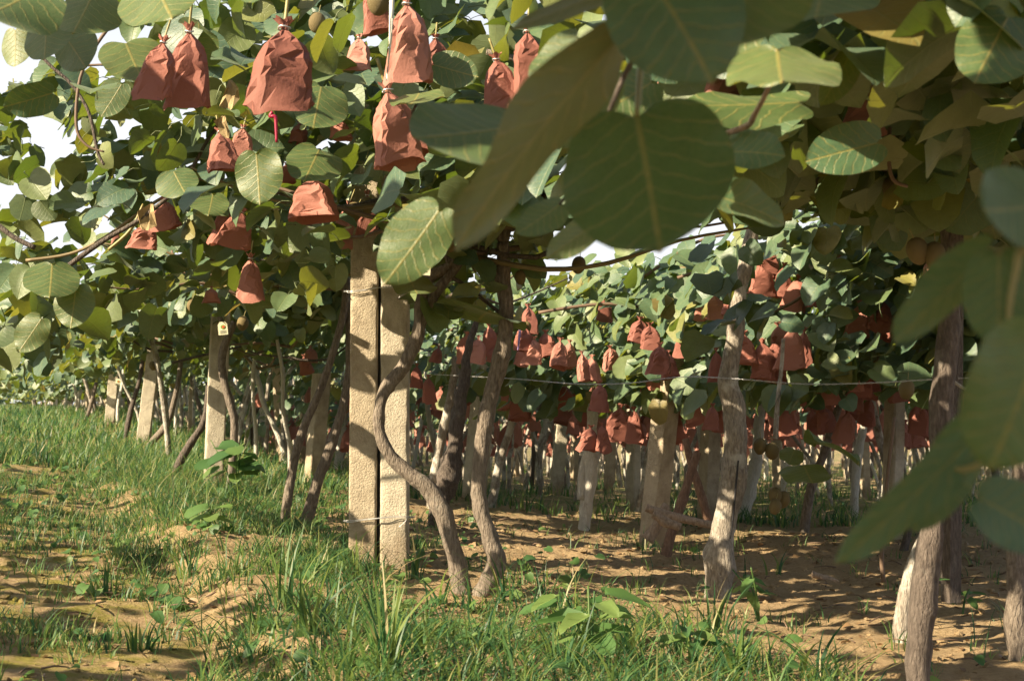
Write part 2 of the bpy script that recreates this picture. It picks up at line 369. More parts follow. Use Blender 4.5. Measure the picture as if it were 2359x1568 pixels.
def leaf_grid(out, mid, cols, r, flat=1.0, wave=1.0):
    """heart-shaped blade, base at origin, tip along +y, upper face +z. returns V, quads, uv"""
    fold = r.uniform(.05, .38) * flat; droop = r.uniform(.05, .45) * flat; cup = r.uniform(-.15, .25) * flat; ph = r.uniform(0, 6.28); wv = r.uniform(.015, .05) * wave
    asym = r.uniform(.9, 1.1); curl = r.uniform(-.2, .3) * flat; twist = r.uniform(-.25, .25) * flat
    ts = np.linspace(-1, 1, cols); V = []; U = []
    for i in range(len(out)):
        ox, oy = out[i]
        for t in ts:
            at = abs(t); s = (1 if t > 0 else -1) * (asym if t > 0 else 1 / asym)
            x = ox * at * s; y = mid[i] + (oy - mid[i]) * at ** 1.3
            z = fold * abs(x) - droop * y * y + cup * (x * x * 1.6 - .2 * y) - curl * abs(x) ** 2 * y * 1.8 + wv * math.sin(ph + 9 * y + 5 * x) * (at ** 2) + twist * x * y
            V.append((x, y, z)); U.append((x, y))
    F = []
    for i in range(len(out) - 1):
        for c in range(cols - 1):
            F.append((i * cols + c, i * cols + c + 1, (i + 1) * cols + c + 1, (i + 1) * cols + c))
    return np.array(V), np.array(F), np.array(U)
def petiole_part(r, L=.55, w=.014):
    p = [Vector((0, -L, -.10 - r.uniform(0, .2))), Vector((r.uniform(-.05, .05), -L * .5, .02)), Vector((0, .02, -.004))]
    return tube(p, [w * 1.2, w, w * .8], 4, 2)
def leaf_mesh(name, r, out=OUT, mid=MIDY, cols=5, flat=1.0, pet=True):
    V, Fq, U = leaf_grid(out, mid, cols, r, flat)
    me_parts = [Fq]; uv = list(map(tuple, U)); VV = list(map(tuple, V))
    if pet:
        pv, pf = petiole_part(r); o = len(VV)
        VV += pv; uv += [(0.0, 0.3)] * len(pv); me_parts = [np.concatenate([Fq, pf[0] + o]), pf[1] + o]
    return mesh_np(name, VV, me_parts, M['leaf'], uv)
lr = random.Random(3)
LEAVES = [leaf_mesh('leaf', lr, OUTN, MIDN, 5) for _ in range(14)]
LEAVES_BIG = [leaf_mesh('leaf', lr, OUTB, MIDB, 7) for _ in range(12)]
LOWV = [leaf_grid(OUTL, MIDL, 3, lr) for _ in range(10)]
XLOWV = [leaf_grid(OUTX, MIDX, 3, lr) for _ in range(6)]
def rand_basis(nrm, r, droop=.5):
    """leaf frame: z = normal, y = tip direction biased downwards"""
    z = Vector(nrm).normalized()
    t = Vector((r.gauss(0, 1), r.gauss(0, 1), r.gauss(-droop, .6))); t -= z * t.dot(z)
    if t.length < 1e-3: t = z.orthogonal()
    y = t.normalized(); x = y.cross(z)
    return Matrix((x, y, z)).transposed()
def canopy_normal(r, sun=.55, up=.75, jit=.75):
    return Vector((SUN_DIR.x * sun + r.gauss(0, jit * .7), SUN_DIR.y * sun + r.gauss(0, jit * .7), SUN_DIR.z * sun + up + r.gauss(0, jit * .6)))
def merged_leaves(items, base, protos):
    """items: (pos, Matrix3, scale) -> V, F, UV arrays relative to base"""
    Vs, Fs, Us, o = [], [], [], 0
    for k, (p, m3, s) in enumerate(items):
        v, f, u = protos[k % len(protos)]
        R = np.array(m3) * s
        Vs.append(v @ R.T + np.array(p - base)); Fs.append(f + o); Us.append(u); o += len(v)
    return np.concatenate(Vs), np.concatenate(Fs), np.concatenate(Us)

# ------------------------------------------------------------------ vines
VINES = []      # dicts: root, base, u, leaves[]
def vine(pxs, rads, d, matk, label, group=None, seg=10, sub=5, bump=.28, seed=0, knots=4, extra=(), cat='vine', name='kiwi_vine', bury=True, freq=16., foliage=True, rigid=False):
    """trunk drawn through view points at depth d (d may be a list)"""
    ds = d if isinstance(d, (list, tuple)) else [d] * len(pxs)
    pts = [P(x, y, dd) for (x, y), dd in zip(pxs, ds)]; rad = [w * dd / F for w, dd in zip(rads, ds)]
    base = pts[0].copy()
    if bury:
        base.z = gz(base.x, base.y) if abs(gz(base.x, base.y) - base.z) < .25 else base.z
        pts = [base + Vector((0, 0, -.12)), base.lerp(pts[0], .5)] + pts[1:] if (pts[0] - base).length > .06 else [base + Vector((0, 0, -.12))] + pts
        rad = [rad[0] * 1.15] * (len(pts) - len(rad)) + rad
    root = empty(name, base, label, cat, group)
    V, Fc = tube(pts, rad, seg, sub, bump, freq, seed, knots)
    obj('trunk', mesh_np('trunk', off(V, base), Fc, M[matk]), root)
    for ep, er, ed in extra:
        e = [P(x, y, (ed if not isinstance(ed, (list, tuple)) else ed[i])) for i, (x, y) in enumerate(ep)]
        dd = ed if not isinstance(ed, (list, tuple)) else ed[0]
        V, Fc = tube(e, [w * dd / F for w in er], 8, 4, bump * .7, freq, seed + 3, 1)
        obj('limb', mesh_np('limb', off(V, base), Fc, M[matk]), root)
    rec = dict(root=root, base=base, u=base.x + SL * base.y, leaves=[], label=label)
    if foliage: VINES.append(rec)
    return rec
h = hit
dA = 5.9
vA = vine([(1068, 1392), (1046, 1275), (1012, 1170), (984, 1122), (940, 1088), (892, 1040), (872, 972), (884, 902), (930, 838), (962, 770), (968, 700), (988, 640), (1045, 600), (1060, 500)],
     [22, 20, 19, 21, 16, 15, 14, 14, 15, 15, 14, 13, 12, 9], dA, 'bark', 'grey vine bending in front of the twin concrete posts', 'vines by the twin posts', 12, 6, .25, 1, 5,
     extra=[([(965, 760), (1000, 680), (1045, 620), (1090, 560), (1130, 520)], [12, 12, 11, 9, 7], dA), ([(1040, 620), (1010, 540), (975, 470)], [9, 8, 6], dA)])
vB = vine([(1098, 1395), (1122, 1345), (1142, 1298), (1128, 1232), (1106, 1172), (1102, 1100), (1110, 1020), (1126, 930), (1150, 830), (1166, 740), (1160, 640), (1158, 560)],
     [24, 24, 22, 19, 18, 17, 18, 19, 18, 17, 17, 16], dA, 'bark', 'upright dark vine trunk just right of the twin concrete posts', 'vines by the twin posts', 12, 6, .25, 2, 5,
     extra=[([(1160, 655), (1130, 620), (1105, 590)], [12, 10, 7], dA), ([(1160, 560), (1185, 470), (1240, 400), (1300, 360)], [12, 10, 9, 7], dA), ([(1160, 560), (1120, 500), (1060, 460), (990, 440)], [11, 9, 8, 6], dA)])
vC = vine([(655, 1212), (665, 1130), (690, 1010), (740, 890), (785, 750), (800, 640)], [12, 11, 10, 9, 9, 8], h(655, 1212), 'bark', 'thinner left one of two slanting vines left of the twin posts', 'slanting vines', 8, 5, .2, 3)
vD = vine([(702, 1216), (730, 1110), (775, 990), (800, 880), (806, 760), (790, 640)], [13, 12, 11, 10, 9, 8], h(702, 1216), 'bark', 'darker right one of two slanting vines left of the twin posts', 'slanting vines', 8, 5, .2, 4)
vF = vine([(2112, 1720), (2114, 1560), (2122, 1400), (2135, 1300), (2152, 1180), (2165, 1000), (2180, 820), (2190, 650), (2200, 480)], [30, 29, 28, 29, 26, 25, 24, 24, 22], 4.2, 'dark_bark', 'blurred thick vine trunk at the right with sun patches on it', None, 12, 5, .22, 5,
     extra=[([(2195, 480), (2260, 380), (2340, 280), (2420, 200)], [20, 18, 16, 13], 4.2), ([(2190, 560), (2120, 380), (2000, 370), (1850, 365)], [15, 13, 11, 9], 4.2), ([(2255, 380), (2280, 260), (2300, 120)], [14, 12, 10], 4.2)])
vine([(2078, 1362), (2108, 1290), (2140, 1215), (2165, 1110), (2180, 960)], [20, 16, 15, 14, 13], 5.6, 'pale_bark', 'pale sunlit stem leaning behind the blurred right trunk', None, 8, 5, .25, 6)
vine([(2345, 1440), (2338, 1330), (2348, 1200), (2350, 1000), (2356, 800)], [24, 18, 20, 18, 16], 5.2, 'bark', 'vine trunk cut by the right edge of the view', None, 8, 5, .3, 7)
vine([(1006, 1168), (1030, 1105), (1045, 1040), (1058, 950), (1070, 850), (1090, 760), (1120, 690)], [20, 23, 18, 14, 10, 7, 5], 8.6, 'dark_bark', 'gnarled dark trunk with lichen behind the bending vine', None, 10, 6, .55, 8, 9, freq=22)
vine([(996, 1118), (1016, 1010), (1040, 900), (1050, 820)], [12, 10, 9, 8], 10.6, 'pale_bark', 'grey spotted trunk left of the gnarled lichen trunk', None, 8, 4, .25, 9)
vine([(1130, 1168), (1148, 1070), (1178, 975), (1188, 880)], [10, 9, 9, 8], h(1130, 1168), 'pale_bark', 'slender pale trunk right of the upright dark vine', None, 8, 4, .3, 10)
vine([(1345, 1216), (1358, 1110), (1360, 1030), (1366, 930)], [14, 15, 14, 11], h(1345, 1216), 'white_bark', 'limewashed trunk below a low pair of brown bags', None, 9, 5, .3, 11, 4, extra=[([(1338, 1150), (1340, 1090), (1352, 1040)], [9, 9, 9], h(1345, 1216))])
vine([(1210, 1128), (1232, 1050), (1256, 985), (1262, 900)], [8, 7, 7, 6], h(1210, 1128), 'pale_bark', 'thin leaning pale trunk left of the sunlit square post', None, 7, 4, .25, 12)
vine([(1700, 1200), (1736, 1090), (1748, 980), (1750, 860)], [16, 14, 12, 11], h(1700, 1200), 'white_bark', 'whitish trunk just right of the weathered wooden post', None, 9, 5, .28, 13)
vine([(1965, 1190), (1972, 1080), (1985, 1000), (2004, 920)], [10, 10, 9, 6], h(1965, 1190), 'white_bark', 'limewashed slim trunk tapering to a broken top on the right', None, 8, 4, .25, 14)
vine([(2196, 1130), (2192, 1000), (2198, 840)], [11, 10, 10], 7.6, 'pale_bark', 'pale stake-like stem beside the blurred right trunk', None, 8, 4, .12, 15)
vine([(402, 1092), (430, 1030), (470, 968), (480, 880)], [9, 8, 7, 6], 10.4, 'dark_bark', 'dark stem leaning right beside the second left post', None, 7, 4, .25, 16)
vine([(530, 1100), (540, 980), (520, 900), (510, 820), (540, 740)], [10, 9, 9, 9, 8], 10.0, 'bark', 'smooth vine hugging the second left concrete post', None, 7, 4, .2, 17, extra=[([(516, 760), (500, 715), (488, 680)], [6, 5, 4], 10.0)])
vine([(345, 1016), (385, 975), (408, 890), (420, 800)], [7, 7, 6, 5], 13.6, 'bark', 'curved brown stem right of the third left post', None, 7, 4, .2, 18)
vine([(285, 1035), (300, 950), (320, 880), (330, 820)], [7, 6, 5, 5], 14.5, 'dark_bark', 'dark stem left of the third left post', None, 7, 4, .2, 19)
vine([(193, 990), (210, 930), (222, 880)], [5, 5, 4], 19, 'bark', 'brown stem in front of the fifth left post', None, 6, 4, .2, 20)
vine([(775, 1080), (790, 980), (802, 900), (805, 830)], [9, 8, 7, 7], h(775, 1080), 'white_bark', 'whitish trunk close to the left edge of the twin posts', None, 7, 4, .25, 21)
vine([(612, 1020), (614, 950), (604, 890)], [6, 6, 5], h(612, 1020), 'white_bark', 'curved pale trunk right of a slim sunlit post', None, 7, 4, .2, 22)

# ------------------------------------------------------------------ concrete posts
def post(bpx, tpx, w, d, label, matk='conc', rot=0.0, seed=0, rows=26, group='concrete trellis posts', asp=1.0, bury=.15):
    b = P(*bpx, d); t = P(*tpx, d); wd = w * d / F
    if group: pass
    ax = (t - b); H = ax.length
    n = 20 if wd * F / d > 40 else 12
    # square section with chamfered corners
    sec = []
    c = .86
    for k in range(4):
        a0 = math.pi / 4 + k * math.pi / 2
        p0 = Vector((math.copysign(1, math.cos(a0)), math.copysign(1, math.sin(a0))))
        p1 = Vector((math.copysign(1, math.cos(a0 + math.pi / 2)), math.copysign(1, math.sin(a0 + math.pi / 2))))
        for q in ([.04, .1, .3, .5, .7, .9, .96] if n == 20 else [.05, .5, .95]):
            v = p0.lerp(p1, q); L = max(abs(v.x), abs(v.y))
            sec.append(v)
    ns = len(sec); V = []
    cr, sr = math.cos(rot), math.sin(rot)
    for i in range(rows + 1):
        f = i / rows; q = b.lerp(t, f) if i else b + (b - t).normalized() * bury
        for v in sec:
            x, y = v.x * wd / 2, v.y * wd / 2 * asp
            x, y = x * cr - y * sr, x * sr + y * cr
            corner = max(0, abs(v.x) + abs(v.y) - 1.8) * 5
            k = 1 + .02 * noise.noise((q.z * 9 + v.x, v.y * 2, seed)) - corner * max(0, noise.noise((q.z * 14, v.x * 3 + v.y * 5, seed + 3))) * .26 + .014 * noise.noise((q.z * 50, v.x * 9, v.y * 9 + seed))
            V.append(tuple(q + Vector((x * k, y * k, 0))))
    Fq = [(i * ns + k, i * ns + (k + 1) % ns, (i + 1) * ns + (k + 1) % ns, (i + 1) * ns + k) for i in range(rows) for k in range(ns)]
    V.append(tuple(t)); Ft = [(len(V) - 1, rows * ns + k, rows * ns + (k + 1) % ns) for k in range(ns)]
    me = mesh_np('concrete_post', off(V, b), [np.array(Fq), np.array(Ft)], M[matk], smooth=(n == 20))
    if n == 20:
        pass
    o = obj('concrete_post', me, None, b)
    return tag(o, label, 'post', group)
dP = h(838, 1300)
post((837, 1296), (845, 230), 63, dP, 'left and browner one of the twin concrete posts', 'conc', 0.0, 1, 90, 'twin concrete posts')
post((909, 1308), (912, 230), 63, dP, 'right and paler one of the twin concrete posts', 'conc2', 0.0, 2, 90, 'twin concrete posts')
post((490, 1135), (509, 700), 43, 10.2, 'second concrete post from the twin posts going left, sunlit', 'conc2', .25, 3, 40)
post((325, 1055), (358, 790), 30, 14.0, 'leaning sunlit concrete post third in the left row', 'conc2', .1, 4, 30)
post((251, 995), (264, 850), 22, 18.2, 'pale concrete post fourth in the left row', 'conc2', .1, 5, 20)
post((203, 990), (206, 870), 15, 21.5, 'shaded concrete post fifth in the left row', 'conc', .5, 6, 16)
post((720, 1114), (741, 860), 34, h(720, 1114), 'brown concrete post behind the two slanting vines', 'conc', .6, 7, 26)
post((574, 1024), (585, 870), 22, h(574, 1024), 'slim sunlit post left of the curved pale trunk', 'conc2', .3, 8, 20)
post((437, 1004), (442, 890), 12, 19, 'small distant post right of the curved brown stem', 'conc', .3, 9, 14)
post((697, 1064), (704, 900), 18, h(697, 1064), 'narrow shaded post just left of the brown one', 'conc', .4, 10, 16)
post((1090, 1154), (1120, 840), 42, h(1090, 1154), 'concrete post with a bright left face behind the upright vine', 'conc2', .75, 11, 30)
post((1280, 1142), (1299, 900), 28, h(1280, 1142), 'sunlit square post standing alone at mid distance', 'conc2', .2, 12, 24)
post((1402, 1134), (1409, 940), 20, h(1402, 1134), 'shaded slim post right of the low pair of bags', 'conc', .5, 13, 20)
post((1500, 1262), (1547, 800), 46, 9.0, 'tall leaning concrete post beside the brown crossed sticks', 'conc', .7, 14, 34)
post((1628, 1206), (1640, 900), 36, h(1628, 1206), 'shaded wide post behind the weathered wooden post', 'conc', .5, 15, 26)
post((1190, 1098), (1192, 900), 22, h(1190, 1098), 'dark shaded post left of the thin leaning pale trunk', 'conc', .6, 16, 16)
post((2284, 1144), (2288, 960), 20, h(2284, 1144), 'short sunlit post far right behind the blurred leaves', 'conc2', .2, 17, 16)
post((2190, 1300), (2196, 620), 34, 6.2, 'dark square post with a red printed tag at right', 'dark_bark', .4, 18, 26)
post((1322, 1110), (1326, 930), 15, h(1322, 1110), 'narrow shaded post between the sunlit post and low bags', 'conc', .5, 19, 14)
# black hose in the gap of the twin posts, wire ties
def stripmesh(name, pts, rad, matk, label, cat, group=None, seg=6, sub=3, loc=None):
    V, Fc = tube(pts, rad, seg, sub); b = pts[0]
    return tag(obj(name, mesh_np(name, off(V, b), Fc, M[matk]), None, b), label, cat, group)
stripmesh('irrigation_hose', [P(873, 1310, dP - .02), P(874, 1000, dP - .02), P(875, 700, dP - .02), P(877, 300, dP - .02)], [.0115] * 4, 'black', 'black hose running up between the twin concrete posts', 'hose', None, 8)
def tie(y0, y1, y2, label):
    e = .07; f = dP - .068
    pts = [P(802, y0 + 4, dP), P(803, y0 + 5, f), P(840, y0 + 1, f - .004), P(873, y1, f - .012), P(910, y2, f - .004), P(942, y2 + 1, f), P(944, y2 + 1, dP + .068), P(802, y0 + 3, dP + .068), P(801, y0 + 4, dP)]
    a = tube(pts, [.0015] * len(pts), 5, 3); pts2 = [p + Vector((0, -.002, -.004 - .002 * math.sin(i * 1.7))) for i, p in enumerate(pts)]
    b = tube(pts2, [.0015] * len(pts), 5, 3)
    c = tube([P(938, y2 + 4, f), P(932, y2 + 14, f - .01), P(918, y2 + 26, f - .015)], [.002] * 3, 5, 3)
    V, Fc = join([a, b, c]); o = pts[0]
    tag(obj('wire_tie', mesh_np('wire_tie', off(V, o), Fc, M['wire']), None, o), label, 'wire', 'wire ties')
tie(666, 662, 660, 'upper wire tie around the twin concrete posts'); tie(1194, 1192, 1188, 'lower wire tie near the foot of the twin concrete posts')
# weathered wooden post
dE = h(1655, 1372)
E = vine([(1655, 1375), (1652, 1290), (1668, 1200), (1690, 1090), (1692, 960), (1676, 880), (1688, 790), (1700, 690), (1718, 600), (1742, 505)], [27, 30, 27, 29, 27, 22, 18, 18, 17, 15], dE, 'drift', 'weathered grey wooden post, cracked and knotty, leaning right', None, 14, 8, .22, 31, 8, cat='post', name='wooden_post', foliage=False, freq=11)
ck = tube([P(1700, 1060, dE - .062), P(1694, 1120, dE - .06), P(1689, 1180, dE - .055), P(1682, 1240, dE - .05)], [.004, .005, .004, .002], 5, 4)
obj('crack', mesh_np('crack', off(ck[0], E['base']), ck[1], M['black']), E['root'])
# props and sticks
def stick(pxs, rads, d, matk, label, cat='stick', group=None, bump=.2, seed=0):
    ds = d if isinstance(d, (list, tuple)) else [d] * len(pxs)
    pts = [P(x, y, q) for (x, y), q in zip(pxs, ds)]
    V, Fc = tube(pts, [w * ds[0] / F for w in rads], 8, 4, bump, 18, seed, 3); b = pts[0]
    return tag(obj('stick' if cat == 'stick' else cat.replace(' ', '_'), mesh_np('stick', off(V, b), Fc, M[matk]), None, b), label, cat, group)
stick([(1525, 1296), (1545, 1230), (1580, 1120), (1606, 1040)], [12, 11, 10, 9], 8.2, 'stick', 'brown stick leaning right, left of the weathered wooden post', group='crossed prop sticks', seed=1)
stick([(1632, 1200), (1612, 1130), (1590, 1060), (1578, 1010)], [10, 10, 9, 8], 8.6, 'stick', 'reddish stick leaning left behind the weathered post', group='crossed prop sticks', seed=2)
stick([(1490, 1243), (1512, 1210), (1535, 1160)], [14, 11, 8], 8.0, 'log', 'short pale stump under the lying logs', seed=3)
stick([(1488, 1168), (1530, 1183), (1590, 1198), (1645, 1210)], [10, 10, 9, 9], 7.9, 'log', 'longer peeled log propped level beside the weathered post', 'log', 'peeled logs', seed=4)
stick([(1504, 1182), (1535, 1200), (1566, 1215)], [10, 10, 9], 7.6, 'log', 'shorter peeled log lying across the longer one', 'log', 'peeled logs', seed=5)
stick([(2034, 1340), (2030, 1280), (2036, 1200), (2045, 1080), (2060, 960)], [5, 5, 5, 4, 4], 6.6, 'cane_brown', 'thin upright stake on the shaded right floor', seed=6)
stick([(1870, 1322), (1900, 1330), (1930, 1342)], [7, 7, 6], h(1880, 1335), 'log', 'broken branch lying on the bare soil at right', seed=7)
stick([(1785, 1010), (1790, 930), (1800, 840), (1804, 780)], [6, 5, 5, 4], 7.2, 'pale_bark', 'hanging grey cane right of the weathered post', 'cane', seed=8)
stick([(2180, 868), (2205, 885), (2238, 905)], [4, 4, 3], 6.0, 'pale_bark', 'broken pale twig sticking out at right', 'twig', seed=9)

# trellis wire in the middle distance
wp = [P(1000, 862, 9.6), P(1180, 872, 8.6), P(1330, 884, 8.0), P(1450, 882, 7.6), P(1570, 868, 7.2), P(1690, 872, 6.75), P(1850, 884, 6.6), P(2000, 882, 6.4), P(2180, 872, 6.2), P(2400, 866, 6.0)]
sp, _ = spline(wp, [1] * len(wp), 26); parts = []
for k in range(2):
    q = [p + Vector((0, .0022 * math.sin(i * 1.1 + k * math.pi), .0025 * math.cos(i * 1.1 + k * math.pi))) for i, p in enumerate(sp)]
    parts.append(tube(q, [.0012] * len(q), 4, 1))
V, Fc = join(parts); tag(obj('trellis_wire', mesh_np('trellis_wire', off(V, wp[0]), Fc, M['wire']), None, wp[0]), 'twisted pale wire strung across under the bagged vines', 'wire')
for nm, pts, lb in (('a', [P(-60, 640, 7), P(430, 585, 8.4), P(900, 545, 10), P(1200, 560, 13)], 'thin trellis wire through the left canopy'),
                    ('b', [P(0, 720, 12), P(560, 640, 9), P(1000, 520, 7), P(1500, 300, 5)], 'slack wire rising through the canopy over the twin posts')):
    stripmesh('trellis_wire', pts, [.0025] * 4, 'wire', lb, 'wire', None, 5, 8)

# ------------------------------------------------------------------ canopy leaves
def interp(x, xs, ys): return float(np.interp(x, xs, ys))
LOWX = [-200, 0, 60, 120, 200, 300, 420, 560, 680, 770, 800, 880, 940, 1000, 1100, 1200, 1260, 1400, 1560, 1700, 1850, 1980, 2060, 2140, 2250, 2400]
LOWY = [800, 800, 830, 800, 720, 720, 700, 700, 680, 620, 540, 520, 650, 700, 680, 600, 500, 470, 500, 510, 480, 520, 600, 690, 720, 720]
def keep_out(x, y, rad, d):
    """windows in the near canopy through which the photo shows bags, posts and sky"""
    for (a0, b0, a1, b1, dd) in CLEAR:
        if d < dd and a0 - rad < x < a1 + rad and b0 - rad < y < b1 + rad: return True
    return False
SKYHOLES = [(-40, 110, 100, 175), (60, 0, 240, 95), (195, 75, 320, 150), (75, 265, 125, 325), (280, 275, 320, 320), (-10, 420, 40, 460), (130, 300, 170, 350), (1420, 515, 1480, 570), (1560, 560, 1600, 580), (110, 395, 165, 450)]
CLEAR = []
def clearbox(cx, t, b, w, d, m=.0): CLEAR.append((cx - w * .40, t + (b - t) * .16, cx + w * .40, t + (b - t) * .92, d))
BAGS = [  # cx, top, bottom, width, depth, label
    (376, 85, 226, 76, 3.76, 'sunlit paper bag hanging at left of a touching pair near the top left'),
    (436, 55, 240, 92, 3.85, 'larger right-hand paper bag of the touching pair near the top left'),
    (655, 45, 252, 132, 3.76, 'big paper bag with torn hem hanging alone near the top, left of the posts'),
    (893, 190, 380, 116, 4.3, 'crumpled sunlit bag hanging directly over the twin concrete posts'),
    (950, 225, 350, 80, 4.5, 'shaded bag tucked behind the crumpled bag over the twin posts'),
    (937, -10, 185, 100, 4.1, 'dark paper bag beside the white hanging tape'),
    (858, -40, 72, 66, 4.0, 'paper bag at the top edge beside a bare fruit'),
    (1003, 80, 170, 66, 4.6, 'part-hidden bag right of the bag by the white tape'),
    (828, 80, 165, 60, 4.8, 'bag in shadow left of the bag by the white tape'),
    (1143, 125, 254, 84, 4.2, 'left paper bag of the shaded pair above the upright vine'),
    (1215, 58, 225, 94, 4.2, 'right pleated bag of the shaded pair above the upright vine'),
    (507, 295, 398, 66, 4.7, 'open paper bag with its hollow towards us, left of a smaller one'),
    (560, 288, 362, 54, 4.8, 'small torn bag touching the open hollow bag'),
    (720, 400, 502, 100, 5.2, 'wide dull bag under a round leaf left of the posts'),
    (528, 472, 560, 64, 5.4, 'rear bag of the low dim pair at the left'),
    (556, 480, 572, 70, 5.2, 'front bag of the low dim pair at the left'),
    (378, 455, 526, 78, 5.6, 'dusky bag with a dry leaf stuck on it at the left'),
    (336, 512, 572, 74, 5.7, 'dusky bag lowest on the left shoot'),
    (803, 465, 572, 52, 6.2, 'narrow bag hanging against the top of the browner post'),
    (846, 440, 540, 40, 6.3, 'slim bag behind bare fruits over the browner post'),
    (577, 585, 690, 56, 5.8, 'pointed dark bag hanging low above the slanting vines'),
    (487, 660, 696, 32, 7.5, 'tiny bag above the second left post'),
    (268, 530, 565, 20, 8.5, 'tiny bag far left among shaded leaves'),
    (1660, 110, 235, 92, 3.3, 'blurred red bag behind the bright yellow-green leaf'),
    (1545, 160, 255, 66, 3.6, 'dark bag between the large blurred leaves'),
    (2000, 180, 320, 110, 3.6, 'bag lost in shadow under the dark right canopy'),
    (690, 280, 330, 40, 5.6, 'small bag peeping out beside the red string'),
    (780, 270, 320, 44, 5.4, 'bag corner left of the crumpled bag'),
    (660, 375, 420, 40, 5.6, 'sliver of bag behind the round leaves'),
]
FB = [  # field bags: cx, top, bottom, width, depth, label
    (1770, 575, 628, 42, 8.3, 'bright orange-pink bag highest right of the weathered post'), (1752, 612, 668, 50, 8.2, 'flared bag hanging below the highest bright one'),
    (1806, 612, 676, 40, 8.2, 'mauve-shaded bag right of the highest bright one'), (1838, 640, 706, 44, 8.2, 'sunlit bag next to the mauve-shaded one'), (1868, 640, 702, 34, 8.4, 'half-hidden bag at the right end of the upper group'),
    (1685, 668, 722, 34, 8.0, 'small bag touching the left side of the weathered post'), (1645, 680, 728, 46, 8.4, 'dim bag just left of the weathered post'), (1617, 690, 730, 30, 8.8, 'dim narrow bag second left of the weathered post'),
    (1712, 768, 828, 46, 7.6, 'round sunlit bag right against the weathered post'), (1755, 788, 862, 46, 7.6, 'long bag in the dense cluster right of the weathered post'), (1784, 785, 864, 40, 7.7, 'orange bag in the middle of the dense cluster'),
    (1792, 748, 804, 44, 7.9, 'rear bag above the dense cluster'), (1826, 752, 836, 50, 7.5, 'largest dull bag at the right of the dense cluster'), (1852, 762, 834, 34, 7.7, 'thin bag behind the largest dull one'),
    (1649, 808, 868, 36, 7.6, 'twisted sunlit bag at the left of the weathered post'), (1641, 934, 982, 32, 7.4, 'lone low bag hanging left of the weathered post'),
    (2026, 690, 750, 50, 7.8, 'wide flat bag on the right part of the canopy'), (1980, 700, 768, 42, 7.9, 'bag left of the wide flat one'), (2062, 734, 778, 36, 7.9, 'bag peeping out right of the wide flat one'),
    (1576, 764, 812, 44, 8.6, 'pale bag between the leaning post and weathered post'), (1520, 795, 852, 46, 8.2, 'bag with a sunlit front left of the leaning post'), (1538, 812, 862, 36, 8.4, 'bag overlapped by the sunlit one beside the leaning post'),
    (1474, 735, 782, 40, 8.8, 'left bag of a pair in mid canopy'), (1496, 748, 796, 40, 8.7, 'right bag of a pair in mid canopy'), (1290, 784, 838, 42, 9.6, 'left bag of a tight pair above the wire'), (1312, 788, 836, 34, 9.7, 'right bag of a tight pair above the wire'),
    (1340, 814, 868, 34, 9.2, 'left bag of a lower pair above the wire'), (1363, 822, 868, 32, 9.2, 'right bag of a lower pair above the wire'), (1405, 800, 842, 40, 9.4, 'dim bag in the shade above the wire'),
    (1380, 884, 938, 40, 8.6, 'bag hanging just under the wire'), (1360, 984, 1030, 42, 8.4, 'left bag of the lowest hanging pair'), (1386, 978, 1030, 36, 8.4, 'right bag of the lowest hanging pair'),
    (1076, 770, 824, 40, 9.8, 'left bag of the cluster between the two near vines'), (1102, 778, 828, 34, 9.7, 'middle bag of the cluster between the two near vines'), (1126, 750, 806, 36, 9.9, 'upper bag of the cluster between the two near vines'), (1136, 800, 830, 26, 9.9, 'small bag behind the upright dark vine'),
    (1216, 706, 762, 32, 9.8, 'top bag of the column right of the upright vine'), (1208, 752, 800, 40, 9.6, 'second bag of the column right of the upright vine'), (1230, 780, 830, 38, 9.6, 'third bag of the column right of the upright vine'), (1256, 765, 812, 40, 9.8, 'side bag of the column right of the upright vine'), (1200, 800, 836, 30, 9.9, 'lowest bag of the column right of the upright vine'),
    (1390, 690, 732, 30, 10.2, 'faded bag high in the mid canopy'), (1965, 848, 892, 40, 8.4, 'shaded bag under the right leaves'), (1992, 850, 905, 40, 8.5, 'long shaded bag under the right leaves'), (2140, 596, 658, 44, 6.6, 'bright bag edge left of the yellow-olive blurred leaf'), (2236, 668, 704, 44, 6.4, 'pinkish bag beneath the yellow-olive blurred leaf'),
    (960, 842, 886, 30, 10.6, 'orange bag right of the twin posts'), (986, 868, 918, 32, 10.5, 'lower orange bag right of the twin posts'), (1010, 800, 830, 24, 11, 'tiny pink bag right of the twin posts'), (1930, 560, 590, 30, 8.6, 'pink bag high on the right'), (715, 800, 830, 26, 12.5, 'small sunlit bag left of the twin posts'), (700, 820, 855, 26, 12.6, 'second small bag left of the twin posts'), (600, 900, 930, 20, 14, 'small red bag over the curved pale trunk'),
]
for b in BAGS: clearbox(b[0], b[1], b[2], b[3], b[4] + .02)
CLEAR.append((812, 565, 868, 760, 6.6)); CLEAR.append((880, 640, 930, 780, 6.6)); CLEAR.append((1140, 560, 1180, 800, 5.8))
for s in SKYHOLES: CLEAR.append((*s, 40.))
near_items = []      # individually built leaves: (pos, m3, scale)
lrn = random.Random(11)
